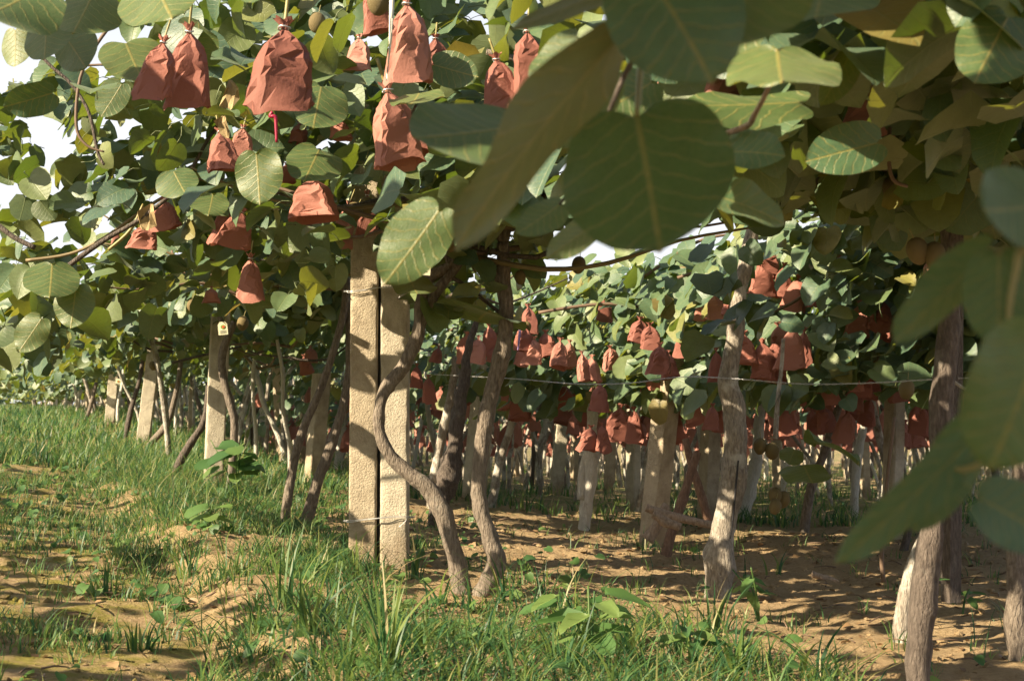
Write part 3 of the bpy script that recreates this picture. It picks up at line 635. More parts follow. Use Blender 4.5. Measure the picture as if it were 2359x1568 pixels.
# gaps in the foliage towards the sun: places the photo shows sunlit, with how much of the foliage before them is missing
SUNLIT = []
for yy in range(620, 1300, 40): SUNLIT += [(P(838, yy, dP - .07), .10, .70 if yy > 900 else .45), (P(909, yy, dP - .07), .10, .78 if yy > 900 else .5)]
for yy in range(880, 1340, 50): SUNLIT.append((P(1670, yy, dE - .05), .12, .75))
for yy in range(540, 780, 40): SUNLIT.append((P(1715, yy, dE - .05), .10, .8))
for xx in range(1200, 1720, 70):
    for yy in range(1190, 1470, 45):
        dd_ = hit(xx, yy); SUNLIT.append((P(xx, yy, dd_), .22, .95))
for xx in range(1760, 2360, 90):
    for yy in range(1330, 1570, 60):
        dd_ = hit(xx, yy); SUNLIT.append((P(xx, yy, dd_), .16, .7))
for b in BAGS[:17]: SUNLIT.append((P(b[0], (b[1] + b[2]) / 2, b[4]), .09, .7))
for q in FB: SUNLIT.append((P(q[0], (q[1] + q[2]) / 2, q[4]), .10, .8))
for q in ((1800, 150, 1.8), (1860, 130, 1.8), (1740, 160, 1.85), (1640, 150, 1.88), (1600, 190, 1.85), (1080, 320, 1.6), (1010, 320, 1.6), (1340, 250, 1.7), (1300, 310, 1.7), (1450, 230, 1.95), (1270, 150, 1.85), (1730, 345, 2.0), (2000, 1230, .95), (640, 0, 3.1), (420, 20, 3.2)): SUNLIT.append((P(*q), .075, .93))
for yy in range(1300, 1560, 50): SUNLIT.append((P(2115, yy, 4.2), .09, .3))
SQ = np.array([tuple(q[0]) for q in SUNLIT]); SR = np.array([q[1] for q in SUNLIT]); SP = np.array([q[2] for q in SUNLIT]); SDV = -np.array(tuple(SUN_DIR))
def shades(p):
    v = SQ - np.array(tuple(p)); t = v @ SDV; d = np.linalg.norm(v - t[:, None] * SDV, axis=1)
    m = (t > .04) & (d < SR)
    return m.any() and rng.random() < SP[m].max()
def add_leaf(store, p, scale, r, sun=.55, up=.7, jit=.8, droop=.6):
    if shades(p): return
    store.append((p, rand_basis(canopy_normal(r, sun, up, jit), r, droop), scale))
# row 1, near part
cnt = 0; tries = 0
while cnt < 3500 and tries < 90000:
    tries += 1
    Y = 2.6 + 8.4 * lrn.random() ** .9
    umax = 3.4 if Y < 5.2 else max(2.15, 3.4 - (Y - 5.2) * .9)
    u = lrn.uniform(.02 if Y > 5 else .3, umax); X = u - SL * Y
    edge = max(0, 1 - u / .9)
    zb = .55 - .28 * edge if Y > 4.5 else .52
    zt = 1.16 - .1 * edge
    if (u < .7 or (u < 1.3 and Y < 4.8)) and lrn.random() < .4: continue
    Z = zb + (zt - zb) * lrn.random() ** 1.15
    x, y = proj(X, Y, Z)
    if x < -260 or x > 2600 or y < -500: continue
    if x < 1150 and Y < 3.7: continue
    if (x < -40 and lrn.random() < .8) or (Y > 8 and u < .75): continue
    sz = .078 + .052 * lrn.random(); rp = sz * .36 * F / Y
    if y > interp(x, LOWX, LOWY) + lrn.uniform(-60, 45): continue
    if keep_out(x, y, rp, Y): continue
    add_leaf(near_items, Vector((X, Y, Z)), sz, lrn); cnt += 1
# dense roof of leaves over the right side
cnt = 0; tries = 0
while cnt < 2100 and tries < 60000:
    tries += 1
    Y = lrn.uniform(2.0, 5.6); X = lrn.uniform(.05 + .1 * Y, .36 * Y + .9)
    Z = lrn.uniform(.52, 1.45); x, y = proj(X, Y, Z)
    if x > 2700 or y > interp(x, LOWX, LOWY) + lrn.uniform(-80, 20) or x < 1450: continue
    sz = lrn.uniform(.09, .14)
    if keep_out(x, y, sz * .36 * F / Y, Y): continue
    add_leaf(near_items, Vector((X, Y, Z)), sz, lrn, .4, .8, .7); cnt += 1
cnt = 0
while cnt < 900:
    Y = lrn.uniform(4.6, 7.4); X = lrn.uniform(.14 * Y, .36 * Y + .9); Z = lrn.uniform(.75, 1.7); x, y = proj(X, Y, Z)
    if y > interp(x, LOWX, LOWY) - 60 or x < 1500: cnt += .2; continue
    add_leaf(near_items, Vector((X, Y, Z)), lrn.uniform(.10, .15), lrn, .4, .8, .7); cnt += 1
# unseen leaves over the camera, added to shade the foreground leaves
for k in range(620):
    Y = lrn.uniform(-.8, 1.6); X = lrn.uniform(-1.35, .5); Z = lrn.uniform(.62, 1.15)
    if proj(X, max(Y, .05), Z)[1] > -150 and Y > .3: continue
    add_leaf(near_items, Vector((X, Y, Z)), lrn.uniform(.10, .15), lrn)
# hanging fringe below the trellis at the left and around the posts
cnt = 0; tries = 0
while cnt < 800 and tries < 30000:
    tries += 1
    x = lrn.choice([lrn.uniform(-80, 820), lrn.uniform(-80, 820), lrn.uniform(930, 1260)]); y0 = interp(x, LOWX, LOWY)
    Y = lrn.uniform(4.8, 7.8) if x < 820 else lrn.uniform(5.6, 7.5)
    y = y0 - abs(lrn.gauss(0, 190)) + 25
    if y < 80 or keep_out(x, y, .05 * F / Y, Y): continue
    add_leaf(near_items, P(x, y, Y), lrn.uniform(.078, .13), lrn, .5, .45, .8, .9); cnt += 1
for k in range(26):      # shoots on the sunny side of the twin posts
    x, y, Y = lrn.uniform(430, 770), lrn.uniform(430, 720), lrn.uniform(5.4, 6.3)
    if keep_out(x, y, .045 * F / Y, Y): continue
    add_leaf(near_items, P(x, y, Y), lrn.uniform(.10, .14), lrn, .5, .45, .8, .9)
k = 0
while k < 560:      # loose shoots against the sky at the upper left
    x, y, Y = lrn.uniform(-60, 350), lrn.uniform(140, 480), lrn.uniform(4.9, 6.8)
    if keep_out(x, y, .02 * F / Y, Y): continue
    if y < 250 and lrn.random() < .4: continue
    add_leaf(near_items, P(x, y, Y), lrn.uniform(.07, .12), lrn, .5, .45, .8, .9); k += 1
k = 0
while k < 900:      # upper tier of the canopy behind the bags
    x, y, Y = lrn.uniform(300, 1480), lrn.uniform(-80, 330), lrn.uniform(4.9, 7.0)
    p = P(x, y, Y); k += .25
    if p.x + SL * Y > 2.0 or p.z > 1.95 or keep_out(x, y, .045 * F / Y, Y): continue
    add_leaf(near_items, p, lrn.uniform(.085, .14), lrn, .5, .55, .8, .7); k += .75
for q, nn in ((P(1490, 420, 1.28), 26), (P(1200, 330, 1.17), 24), (P(1500, 60, 1.15), 16), (P(2290, 900, .85), 22), (P(2150, 700, .98), 14), (P(90, 60, 3.6), 26), (P(200, 60, 3.5), 16)):      # unseen leaf clusters added sunward of these points to keep them shaded
    for k in range(nn):
        p = q + SUN_DIR * lrn.uniform(.75, 1.25) + Vector((lrn.gauss(0, .10), lrn.gauss(0, .10), lrn.gauss(0, .05)))
        if p.z > .30 * p.y + .12 and not shades(p): near_items.append((p, rand_basis(canopy_normal(lrn, 1.0, .4, .5), lrn), lrn.uniform(.09, .13)))
for k in range(34):      # leaves in front of the top of the weathered post
    x, y = lrn.uniform(1620, 1800), lrn.uniform(560, 800)
    if any(abs(x - q[0]) < q[3] * .5 + 22 and q[1] + 6 < y < q[2] + 24 for q in FB): continue
    add_leaf(near_items, P(x, y, lrn.uniform(6.25, 6.5)), lrn.uniform(.09, .135), lrn, 1.0, .35, .6)
# row 1 further back and the fields: merged per vine
far_items = []
tries = 0
while len(far_items) < 12000 and tries < 80000:      # row 1 / path side, beyond the near part
    tries += 1
    Y = 9.5 + 36 * lrn.random() ** 1.6; u = lrn.uniform(-.25, 3.0); X = u - SL * Y
    gzz = g0(X, Y); zb = max(.64 - .027 * (Y - 9), .22); zt = 1.12 - .006 * (Y - 9)
    if u < .8 and (Y < 20 or lrn.random() < .6): continue
    if u < .9: zb += .12 * lrn.random() * (u / .9 - .3)
    Z = zb - .10 * lrn.random() + (zt - zb) * lrn.random() ** 1.2
    x, y = proj(X, Y, Z)
    if x < -250: continue
    if any(s[0] < x < s[2] and s[1] < y < s[3] for s in SKYHOLES): continue
    add_leaf(far_items, Vector((X, Y, Z)), lrn.uniform(.085, .13), lrn, .6, .5, .8)
for k in range(1300):      # the end of the rows, closing the view on the left
    Y = lrn.uniform(42, 66); u = lrn.uniform(-1.2, 6)
    far_items.append((Vector((u - SL * Y, Y, g0(u - SL * Y, Y) + lrn.uniform(.02, 1.3))), rand_basis(canopy_normal(lrn), lrn), lrn.uniform(.16, .26)))
field_items = []
tries = 0
while len(field_items) < 27000 and tries < 300000:
    tries += 1
    Y = 7.2 + 30 * lrn.random() ** 1.35
    uf = 3.75 if Y < 9.5 else max(2.6, 3.75 - (Y - 9.5) * .45)
    u = lrn.uniform(uf, max(5.2, .70 * Y + 2.2)); X = u - SL * Y
    k = max(0, Y - 8.5)
    zt = .98 - .022 * k; zb = .14 - .042 * min(k, 17)
    fr = u - uf
    if fr < .9 and lrn.random() < .75: Z = zb - .12 + (zt - zb) * lrn.random()          # leafy front face
    else: Z = zt - (zt - zb) * lrn.random() ** 1.6
    x, y = proj(X, Y, Z)
    if x < 300 or x > 2560: continue
    if y < 545 and 1350 < x < 1700: continue
    if any(Y < q[4] + .05 and abs(x - q[0]) < q[3] * .5 + 24 and q[1] + 8 < y < q[2] + 22 for q in FB): continue
    add_leaf(field_items, Vector((X, Y, Z)), lrn.uniform(.085, .155 if Y < 11 else .125), lrn, 1.15, .35, .6, .5)
# ---- rows of vines standing in the field (trunks) and the back of row 1
fr = random.Random(21); shared_trunks = []
def trunk_proto(seed, matk, hgt):
    r = random.Random(seed); x = y = 0; pts = [Vector((0, 0, -.12))]
    nseg = 5; lx, ly = r.uniform(-.16, .16), r.uniform(-.16, .16)
    for i in range(1, nseg + 1):
        x += lx + r.gauss(0, .04); y += ly + r.gauss(0, .04)
        pts.append(Vector((x * .6, y * .6, hgt * i / nseg)))
    r0 = r.uniform(.016, .030)
    V, Fc = tube(pts, [r0 * 1.2, r0, r0 * .95, r0 * .9, r0 * .85, r0 * .75], 7, 3, .25, 14, seed, 3)
    return mesh_np('trunk', V, Fc, M[matk])
def post_proto(seed, matk, hgt, w=.05):
    V = []; rows = 8; sec = [(-1, -.8), (-.8, -1), (.8, -1), (1, -.8), (1, .8), (.8, 1), (-.8, 1), (-1, .8)]
    for i in range(rows + 1):
        z = -.1 + (hgt + .1) * i / rows
        for a, b in sec:
            k = w * (1 + .05 * noise.noise((z * 7, a * 3 + seed, b * 3))); V.append((a * k, b * k, z))
    Fq = [(i * 8 + q, i * 8 + (q + 1) % 8, (i + 1) * 8 + (q + 1) % 8, (i + 1) * 8 + q) for i in range(rows) for q in range(8)]
    V.append((0, 0, hgt)); Ft = [(len(V) - 1, rows * 8 + q, rows * 8 + (q + 1) % 8) for q in range(8)]
    return mesh_np('concrete_post', V, [np.array(Fq), np.array(Ft)], M[matk], smooth=False)
TR = [trunk_proto(100 + i, ['pale_bark', 'white_bark', 'bark', 'white_bark', 'dark_bark', 'pale_bark'][i % 6], 1.35) for i in range(18)]
PO = [post_proto(i, ['conc', 'conc2'][i % 2], 1.5) for i in range(4)]
used = [(v['base'].x, v['base'].y) for v in VINES]
FIELD = []
MARKS = [(60, 'the left edge of the view'), (258, 'the fourth left post'), (340, 'the third left post'), (500, 'the second left post'), (585, 'the slim sunlit post'), (700, 'the two slanting vines'), (870, 'the twin concrete posts'), (1045, 'the gnarled lichen trunk'), (1130, 'the upright dark vine'), (1230, 'the thin leaning pale trunk'), (1290, 'the sunlit square post'), (1375, 'the low hanging pair of bags'), (1520, 'the tall leaning concrete post'), (1600, 'the crossed prop sticks'), (1680, 'the weathered wooden post'), (1795, 'the lowest golden fruits'), (1975, 'the limewashed slim trunk'), (2170, 'the blurred right trunk'), (2330, 'the right edge of the view')]
def where_is(x, w=14):
    mx_, nm = min(MARKS, key=lambda m: abs(m[0] - x))
    return ('just left of ' if x < mx_ - w else 'just right of ' if x > mx_ + w else 'straight behind ') + nm if 'edge' not in nm else 'near ' + nm
def field_vine(X, Y, rec_list, label, group):
    b = Vector((X, Y, g0(X, Y))); root = empty('kiwi_vine', b, label, 'vine', group)
    o = obj('trunk', fr.choice(TR), root); o.rotation_euler = (0, 0, fr.uniform(0, 6.28)); s = fr.uniform(.9, 1.1); o.scale = (s, s, 1)
    rec_list.append(dict(root=root, base=b, leaves=[], u=X + SL * Y))
for k in range(26):
    u = 2.75 + k * 1.32
    Y = 7.0 + fr.uniform(0, 1.3)
    while Y < 38:
        X = u - SL * Y + fr.gauss(0, .12); x, y = proj(X, Y, g0(X, Y))
        if 250 < x < 2520 and y < 1560 and not (u < 3.7 and Y < 12.5) and all((X - a) ** 2 + (Y - b) ** 2 > .5 for a, b in used) and not (u < 4.6 and Y < 9):
            wh = where_is(x); dp = 'grey vine trunk in the nearer rows ' if Y < 14 else 'thin pale vine trunk well back, ' if Y < 20 else 'tiny pale vine trunk far back, ' if Y < 28 else 'hair-thin vine trunk at the very back, '
            lb, gp = dp + wh, dp.strip(', ') + ' ' + wh; field_vine(X, Y, FIELD, lb, gp)
            if fr.random() < .26:
                Xp, Yp = X + fr.uniform(-.3, .3), Y + .6
                o = obj('concrete_post', fr.choice(PO), None, (Xp, Yp, g0(Xp, Yp))); o.rotation_euler = (fr.gauss(0, .03), fr.gauss(0, .03), fr.uniform(0, 1.5))
                dq = 'small concrete post mid-field, ' if Yp < 18 else 'tiny concrete post far back, '
                wp_ = where_is(proj(Xp, Yp, 0)[0]); tag(o, dq + wp_, 'post', dq.strip(', ') + ' ' + wp_)
        Y += fr.uniform(.95, 1.5) * (1 + .012 * Y)
for k, u in enumerate((1.45, 2.3)):
    Y = 10.8 + k
    while Y < 45:
        X = u - SL * Y + fr.gauss(0, .12); x, y = proj(X, Y, g0(X, Y))
        if x > -120 and all((X - a) ** 2 + (Y - b) ** 2 > .8 for a, b in used):
            dp = 'brown vine stem in the left row ' if Y < 20 else 'tiny brown stem far down the left row, '; wh = where_is(x); field_vine(X, Y, FIELD, dp + wh, dp.strip(', ') + ' ' + wh)
            if Y > 21 and fr.random() < .6:
                o = obj('concrete_post', fr.choice(PO), None, (X + .3, Y + .7, g0(X + .3, Y + .7))); o.rotation_euler = (0, fr.gauss(.05, .03), fr.uniform(0, 1.5))
                tag(o, 'tiny pale post at the far end of the left row', 'post', 'posts at the end of the left row')
        Y += fr.uniform(1.0, 1.6)
FS = []
while len(FS) < 260:
    Y = fr.uniform(14, 36); u = fr.uniform(2.4, .70 * Y + 2); X = u - SL * Y; z = g0(X, Y); x, y = proj(X, Y, z)
    if x < 380 or x > 2450: continue
    FS.append(tube([Vector((X, Y, z - .05)), Vector((X + fr.gauss(0, .06), Y, z + .35)), Vector((X + fr.gauss(0, .12), Y, z + .75)), Vector((X + fr.gauss(0, .2), Y, z + 1.15))], [fr.uniform(.014, .026)] * 4, 5, 2))
V, Fc = join(FS); tag(obj('far_vine_stems', mesh_np('far_vine_stems', V, Fc, M['pale_bark'])), 'crowd of thin pale stems in the far rows', 'vine stems', None, 'stuff')
# an unseen neighbour row left of the path, whose shade falls on the path
LEFT = []; left_items = []
for Y in np.arange(-3, 14, 1.7): field_vine(-3.4 - SL * Y * 1.0, float(Y), LEFT, 'vine of the neighbouring row left of the path', 'vines of the neighbouring row')
for k in range(2000):
    Y = lrn.uniform(-4, 15); u = -3.4 + lrn.gauss(0, .5)
    left_items.append((Vector((u - SL * Y, Y, .55 + .85 * lrn.random())), rand_basis(canopy_normal(lrn), lrn), lrn.uniform(.11, .15)))
def give(items, recs):
    A = np.array([[r['base'].x, r['base'].y] for r in recs])
    for it in items:
        d2 = (A[:, 0] - it[0].x) ** 2 + (A[:, 1] - it[0].y) ** 2
        recs[int(np.argmin(d2))]['leaves'].append(it)
give(far_items + field_items, FIELD); give(left_items, LEFT)
# the near items go to the named vines
give(near_items, VINES)
# nearest field vines get individual leaves too: the front of the bagged canopy
def leaf_obj(it, rec, meshes, r):
    p, m3, s = it
    o = bpy.data.objects.new('leaf', r.choice(meshes)); col.objects.link(o); o.parent = rec['root']
    o.matrix_local = Matrix.Translation(p - rec['base']) @ (m3.to_4x4() @ Matrix.Scale(s, 4))
    return o
lo = random.Random(5)
def foliage_part(rec, items):
    if not items: return
    near = [i for i in items if i[0].y < 17]; far = [i for i in items if i[0].y >= 17]
    V, Fq, U = [], [], []; o = 0
    for lst, pr in ((near, LOWV), (far, XLOWV)):
        if lst:
            v, f, u = merged_leaves(lst, rec['base'], pr); V.append(v); Fq.append(f + o); U.append(u); o += len(v)
    f = obj('foliage', mesh_np('foliage', np.concatenate(V), np.concatenate(Fq), M['leaf'], np.concatenate(U)), rec['root']); f['kind'] = 'stuff'
for rec in VINES:
    L = sorted(rec['leaves'], key=lambda i: i[0].y)
    for it in L[:300]: leaf_obj(it, rec, LEAVES_BIG if it[0].y < 4.6 else LEAVES, lo)
    foliage_part(rec, L[300:])
FIELD.sort(key=lambda r: r['base'].y)
for i, rec in enumerate(FIELD):
    L = sorted(rec['leaves'], key=lambda i: i[0].x * .4 + i[0].y)
    n = 130 if rec['base'].y < 11.5 else 0
    for it in L[:n]: leaf_obj(it, rec, LEAVES, lo)
    foliage_part(rec, L[n:])
for rec in LEFT: foliage_part(rec, rec['leaves'])

# canes in the canopy
cr = random.Random(17)
for rec in VINES[:9] + FIELD[:14]:
    nc = 7 if rec in VINES[:5] else 4
    for k in range(nc):
        a = cr.uniform(0, 6.28); top = Vector((rec['base'].x, rec['base'].y, cr.uniform(.55, .75)))
        if rec in FIELD: top.z -= .25
        p = [top]
        for j in range(4):
            a += cr.gauss(0, .4); p.append(p[-1] + Vector((math.cos(a) * .28, math.sin(a) * .28, cr.gauss(.06, .06))))
        if any(SKY[0] < proj(*q)[0] < SKY[2] and SKY[1] < proj(*q)[1] < SKY[3] for q in p for SKY in SKYHOLES): continue
        V, Fc = tube(p, [.012, .010, .008, .006, .004], 6, 3, .15, 20, k)
        obj('cane', mesh_np('cane', off(V, rec['base']), Fc, M[cr.choice(['cane_brown', 'dark_bark', 'cane'])]), rec['root'])
# canes drawn from the photograph (owner: the bending vine or the slanting vines)
def cane(pxs, rads, d, matk, rec):
    ds = d if isinstance(d, (list, tuple)) else [d] * len(pxs)
    p = [P(x, y, q) for (x, y), q in zip(pxs, ds)]
    V, Fc = tube(p, [w * ds[0] / F for w in rads], 7, 5, .1, 30, int(pxs[0][0]))
    obj('cane', mesh_np('cane', off(V, rec['base']), Fc, M[matk]), rec['root'])
cane([(290, -20), (275, 30), (225, 100), (185, 180), (176, 290), (200, 335), (240, 350)], [5, 5, 4, 4, 4, 3, 2], 4.6, 'cane_brown', vC)
cane([(60, 95), (120, 155), (165, 195), (205, 260), (225, 350), (240, 380)], [3, 4, 4, 4, 4, 3], 4.8, 'dark_bark', vC)
cane([(120, 640), (230, 560), (330, 500), (420, 420), (480, 320), (520, 270)], [6, 6, 5, 5, 4, 3], 5.4, 'dark_bark', vC)
cane([(-20, 505), (30, 545), (80, 570)], [7, 6, 6], 5.6, 'dark_bark', vC)
cane([(60, 600), (160, 585), (240, 548), (350, 470), (440, 420)], [4, 4, 4, 4, 3], 5.9, 'cane', vC)
cane([(250, 575), (300, 530), (330, 470)], [4, 4, 3], 5.6, 'petiole', vC)
cane([(160, 155), (230, 150), (300, 152), (380, 150)], [3, 3, 4, 4], 4.9, 'cane_brown', vC)
cane([(880, 380), (960, 372), (1050, 360), (1150, 355), (1260, 350)], [6, 7, 7, 7, 6], 5.8, 'dark_bark', vA)
cane([(1120, 120), (1200, 140), (1290, 165), (1400, 170)], [7, 8, 8, 8], 4.6, 'bark', vB)
cane([(2060, 180), (2120, 140), (2200, 100), (2280, 50)], [6, 7, 8, 8], 3.0, 'bark', vF)
cane([(2040, 160), (2048, 260), (2050, 400), (2090, 430)], [4, 5, 5, 4], 3.4, 'cane_brown', vF)
cane([(1840, 372), (1900, 385), (2000, 380), (2100, 395), (2180, 470)], [12, 13, 13, 14, 16], 3.9, 'dark_bark', vF)
cane([(1150, 720), (1060, 650), (1010, 630)], [4, 5, 5], dA, 'dark_bark', vA)
for (x0, y0, x1, y1, x2, y2, dd) in ((1820, 600, 1940, 630, 2060, 650, 8.3), (1560, 640, 1700, 600, 1830, 590, 8.6), (1240, 720, 1400, 700, 1560, 720, 9.4), (1720, 740, 1820, 700, 1900, 640, 8.0), (1480, 640, 1600, 560, 1680, 540, 9.0), (1060, 800, 1180, 760, 1300, 770, 10.5)):
    cane([(x0, y0), (x1, y1), (x2, y2)], [4, 4, 3], dd, 'cane_brown', min(FIELD, key=lambda r: (r['base'] - P(x1, y1, dd)).length))

# ------------------------------------------------------------------ paper bags
def bag_mesh(seed, asp):
    """unit-height crumpled paper bag, neck at z=0, hem at z=-1, width about asp: flat facets between sharp creases"""
    r = random.Random(seed); nA = 18; V = []
    lev = [.12, .07, .02, -.02, -.07, -.14, -.22, -.32, -.43, -.55, -.67, -.79, -.90, -1.0]
    pk = r.choice([4, 5, 6]); p0 = r.uniform(0, 6.28); rot = r.uniform(-.45, .45); hem = r.uniform(0, 6.28); lean = r.uniform(-.12, .12); flare = r.uniform(.92, 1.12)
    corners = [r.uniform(0, 6.28) for _ in range(3)]; col_off = [r.gauss(0, .05) for _ in range(nA)]; drift = r.uniform(-.5, .5)
    for li, z in enumerate(lev):
        v = -z
        a = float(np.interp(v, [-.12, -.05, .02, .08, .2, .38, .65, 1], [.34, .16, .09, .26, .60, .82, .93, 1.10 * flare])) * asp / 2
        b = float(np.interp(v, [-.12, -.05, .02, .08, .2, .38, .65, 1], [.18, .11, .08, .18, .36, .48, .44, .44])) * asp / 2
        for k in range(nA):
            an = 2 * math.pi * (k + .5 * (li % 2)) / nA + drift * v * .4
            c, sn = math.cos(an), math.sin(an); ex = float(np.interp(v, [0, .3, 1], [1, .8, .5]))
            x = math.copysign(abs(c) ** ex, c) * a; y = math.copysign(abs(sn) ** ex, sn) * b
            pl = .32 * math.sin(pk * an + p0) * math.exp(-max(0, v) * 2.6)
            big = noise.noise((c * 1.1 + seed * 3.1, sn * 1.1, v * 1.8)); amp = float(np.interp(v, [-.1, .15, .4, 1], [.06, .16, .26, .22]))
            f = 1 + pl + amp * big * 1.5 + col_off[k] * min(1, v * 3 + .3) + r.gauss(0, .042) * min(1, max(0, v) * 4)
            x *= .5 + .5 * f; y *= max(.25, f + .9 * amp * noise.noise((c * 2.3, seed, v * 2.6)))
            zz = z
            if v > .85: zz += -.05 * math.sin(an + hem) - .075 * sum(max(0, math.cos(an - q)) ** 8 for q in corners) + r.gauss(0, .008)
            if v < 0: zz += .025 * math.sin(pk * an + 1)
            x, y = x * math.cos(rot) - y * math.sin(rot), x * math.sin(rot) + y * math.cos(rot)
            V.append((x + lean * v * v, y, zz))
    T = []
    for i in range(len(lev) - 1):
        for k in range(nA):
            a0, b0, a1, b1 = i * nA + k, i * nA + (k + 1) % nA, (i + 1) * nA + k, (i + 1) * nA + (k + 1) % nA
            if i % 2: T += [(a0, a1, b1), (a0, b1, b0)] if False else [(a0, a1, b0), (b0, a1, b1)]
            else: T += [(a0, a1, b1), (a0, b1, b0)] if k % 3 else [(a0, a1, b0), (b0, a1, b1)]
    me = mesh_np('fruit_bag', V, np.array(T), M['bag'], smooth=True); me.set_sharp_from_angle(angle=math.radians(24))
    return me
BAGM = [bag_mesh(40 + i, .64 + .05 * (i % 4)) for i in range(16)]
tie_v, tie_f = tube([Vector((.075 * math.cos(t), .075 * math.sin(t), .01 * math.sin(2 * t))) for t in np.linspace(0, 6.0, 9)], [.012] * 9, 5, 2)
TIE = mesh_np('tie', tie_v, tie_f, M['wire'])
st_v, st_f = tube([Vector((0, 0, -.05)), Vector((.02, 0, .15)), Vector((.06, .03, .45))], [.03, .025, .025], 6, 3)
STEM = mesh_np('stem', st_v, st_f, M['petiole'])
br = random.Random(4)
def bag(p_neck, hgt, wscale, label, group, parts=False):
    o = obj('fruit_bag', br.choice(BAGM), None, p_neck); tag(o, label, 'fruit bag', group)
    o.rotation_euler = (br.gauss(0, .10), br.gauss(0, .10), br.uniform(-.5, .5) + br.choice([0, math.pi])); o.scale = (hgt * wscale, hgt * wscale, hgt)
    if parts:
        obj('tie', TIE, o); obj('stem', STEM, o)
    return o
for i, (cx, t, b, w, d, lb) in enumerate(BAGS):
    hg = (b - t) * d / F * .9
    bag(P(cx, t + (b - t) * .1, d), hg, min(1.6, (w * d / F) / (hg * .70)), lb, 'paper bags on the near vines', True)
for cx, t, b, w, d, lb in FB:
    d -= .12; hg = (b - t) * d / F * 1.12
    bag(P(cx, t + (b - t) * .02, d), hg, min(1.7, 1.12 * (w * d / F) / (hg * .70)), lb, 'paper bags along the front of the field')
n = 0; tries = 0; nb = random.Random(77)
while n < 210 and tries < 20000:
    tries += 1
    Y = 8.8 + 15 * nb.random() ** 1.4; uf = 3.9 if Y < 9.5 else max(3.0, 3.9 - (Y - 9.5) * .45)
    u = nb.uniform(uf, min(.70 * Y + 1, uf + 9)); X = u - SL * Y; k = max(0, Y - 8.5)
    zb = .14 - .042 * min(k, 17); Z = zb + nb.uniform(-.16, .24)
    x, y = proj(X, Y, Z)
    if x < 640 or x > 2400 or (1640 < x < 1720 and Y < 9) or y < 690: continue
    dp = 'brown paper bag under the canopy ' if Y < 12 else 'small reddish bag deeper in the canopy, ' if Y < 17 else 'tiny reddish bag far back, '
    lab = dp + where_is(x)
    bag(Vector((X, Y, Z)), nb.uniform(.15, .19), nb.uniform(.9, 1.2), lab, lab); n += 1

fbv, fbf, k = [], [], 0
fb_base = [np.array([(a * math.cos(t), a * .6 * math.sin(t), z) for z, a in ((.08, .10), (0, .05), (-.25, .26), (-1, .36)) for t in np.linspace(0, 6.283, 8, endpoint=False)]) * (1, 1, 1)]
fb_q = np.array([(i * 8 + q, (i + 1) * 8 + q, (i + 1) * 8 + (q + 1) % 8, i * 8 + (q + 1) % 8) for i in range(3) for q in range(8)])
while k < 750:
    Y = 12.5 + 22 * nb.random() ** 1.1; u = nb.uniform(2.9, .70 * Y + 2); X = u - SL * Y; kk = max(0, Y - 8.5)
    Z = .14 - .042 * min(kk, 17) + nb.uniform(-.12, .38); x, y = proj(X, Y, Z)
    if x < 520 or x > 2450: continue
    a = nb.uniform(0, 3.14); sc_ = nb.uniform(.15, .20); v = fb_base[0] * sc_ * (1 + .12 * rng.standard_normal(fb_base[0].shape))
    v = np.stack([v[:, 0] * math.cos(a) - v[:, 1] * math.sin(a), v[:, 0] * math.sin(a) + v[:, 1] * math.cos(a), v[:, 2]], 1) + (X, Y, Z)
    fbv.append(v); fbf.append(fb_q + 32 * k); k += 1
tag(obj('far_fruit_bags', mesh_np('far_fruit_bags', np.concatenate(fbv), np.concatenate(fbf), M['bag'], smooth=False)), 'mass of tiny reddish bags hanging deep in the far rows', 'fruit bags', None, 'stuff')
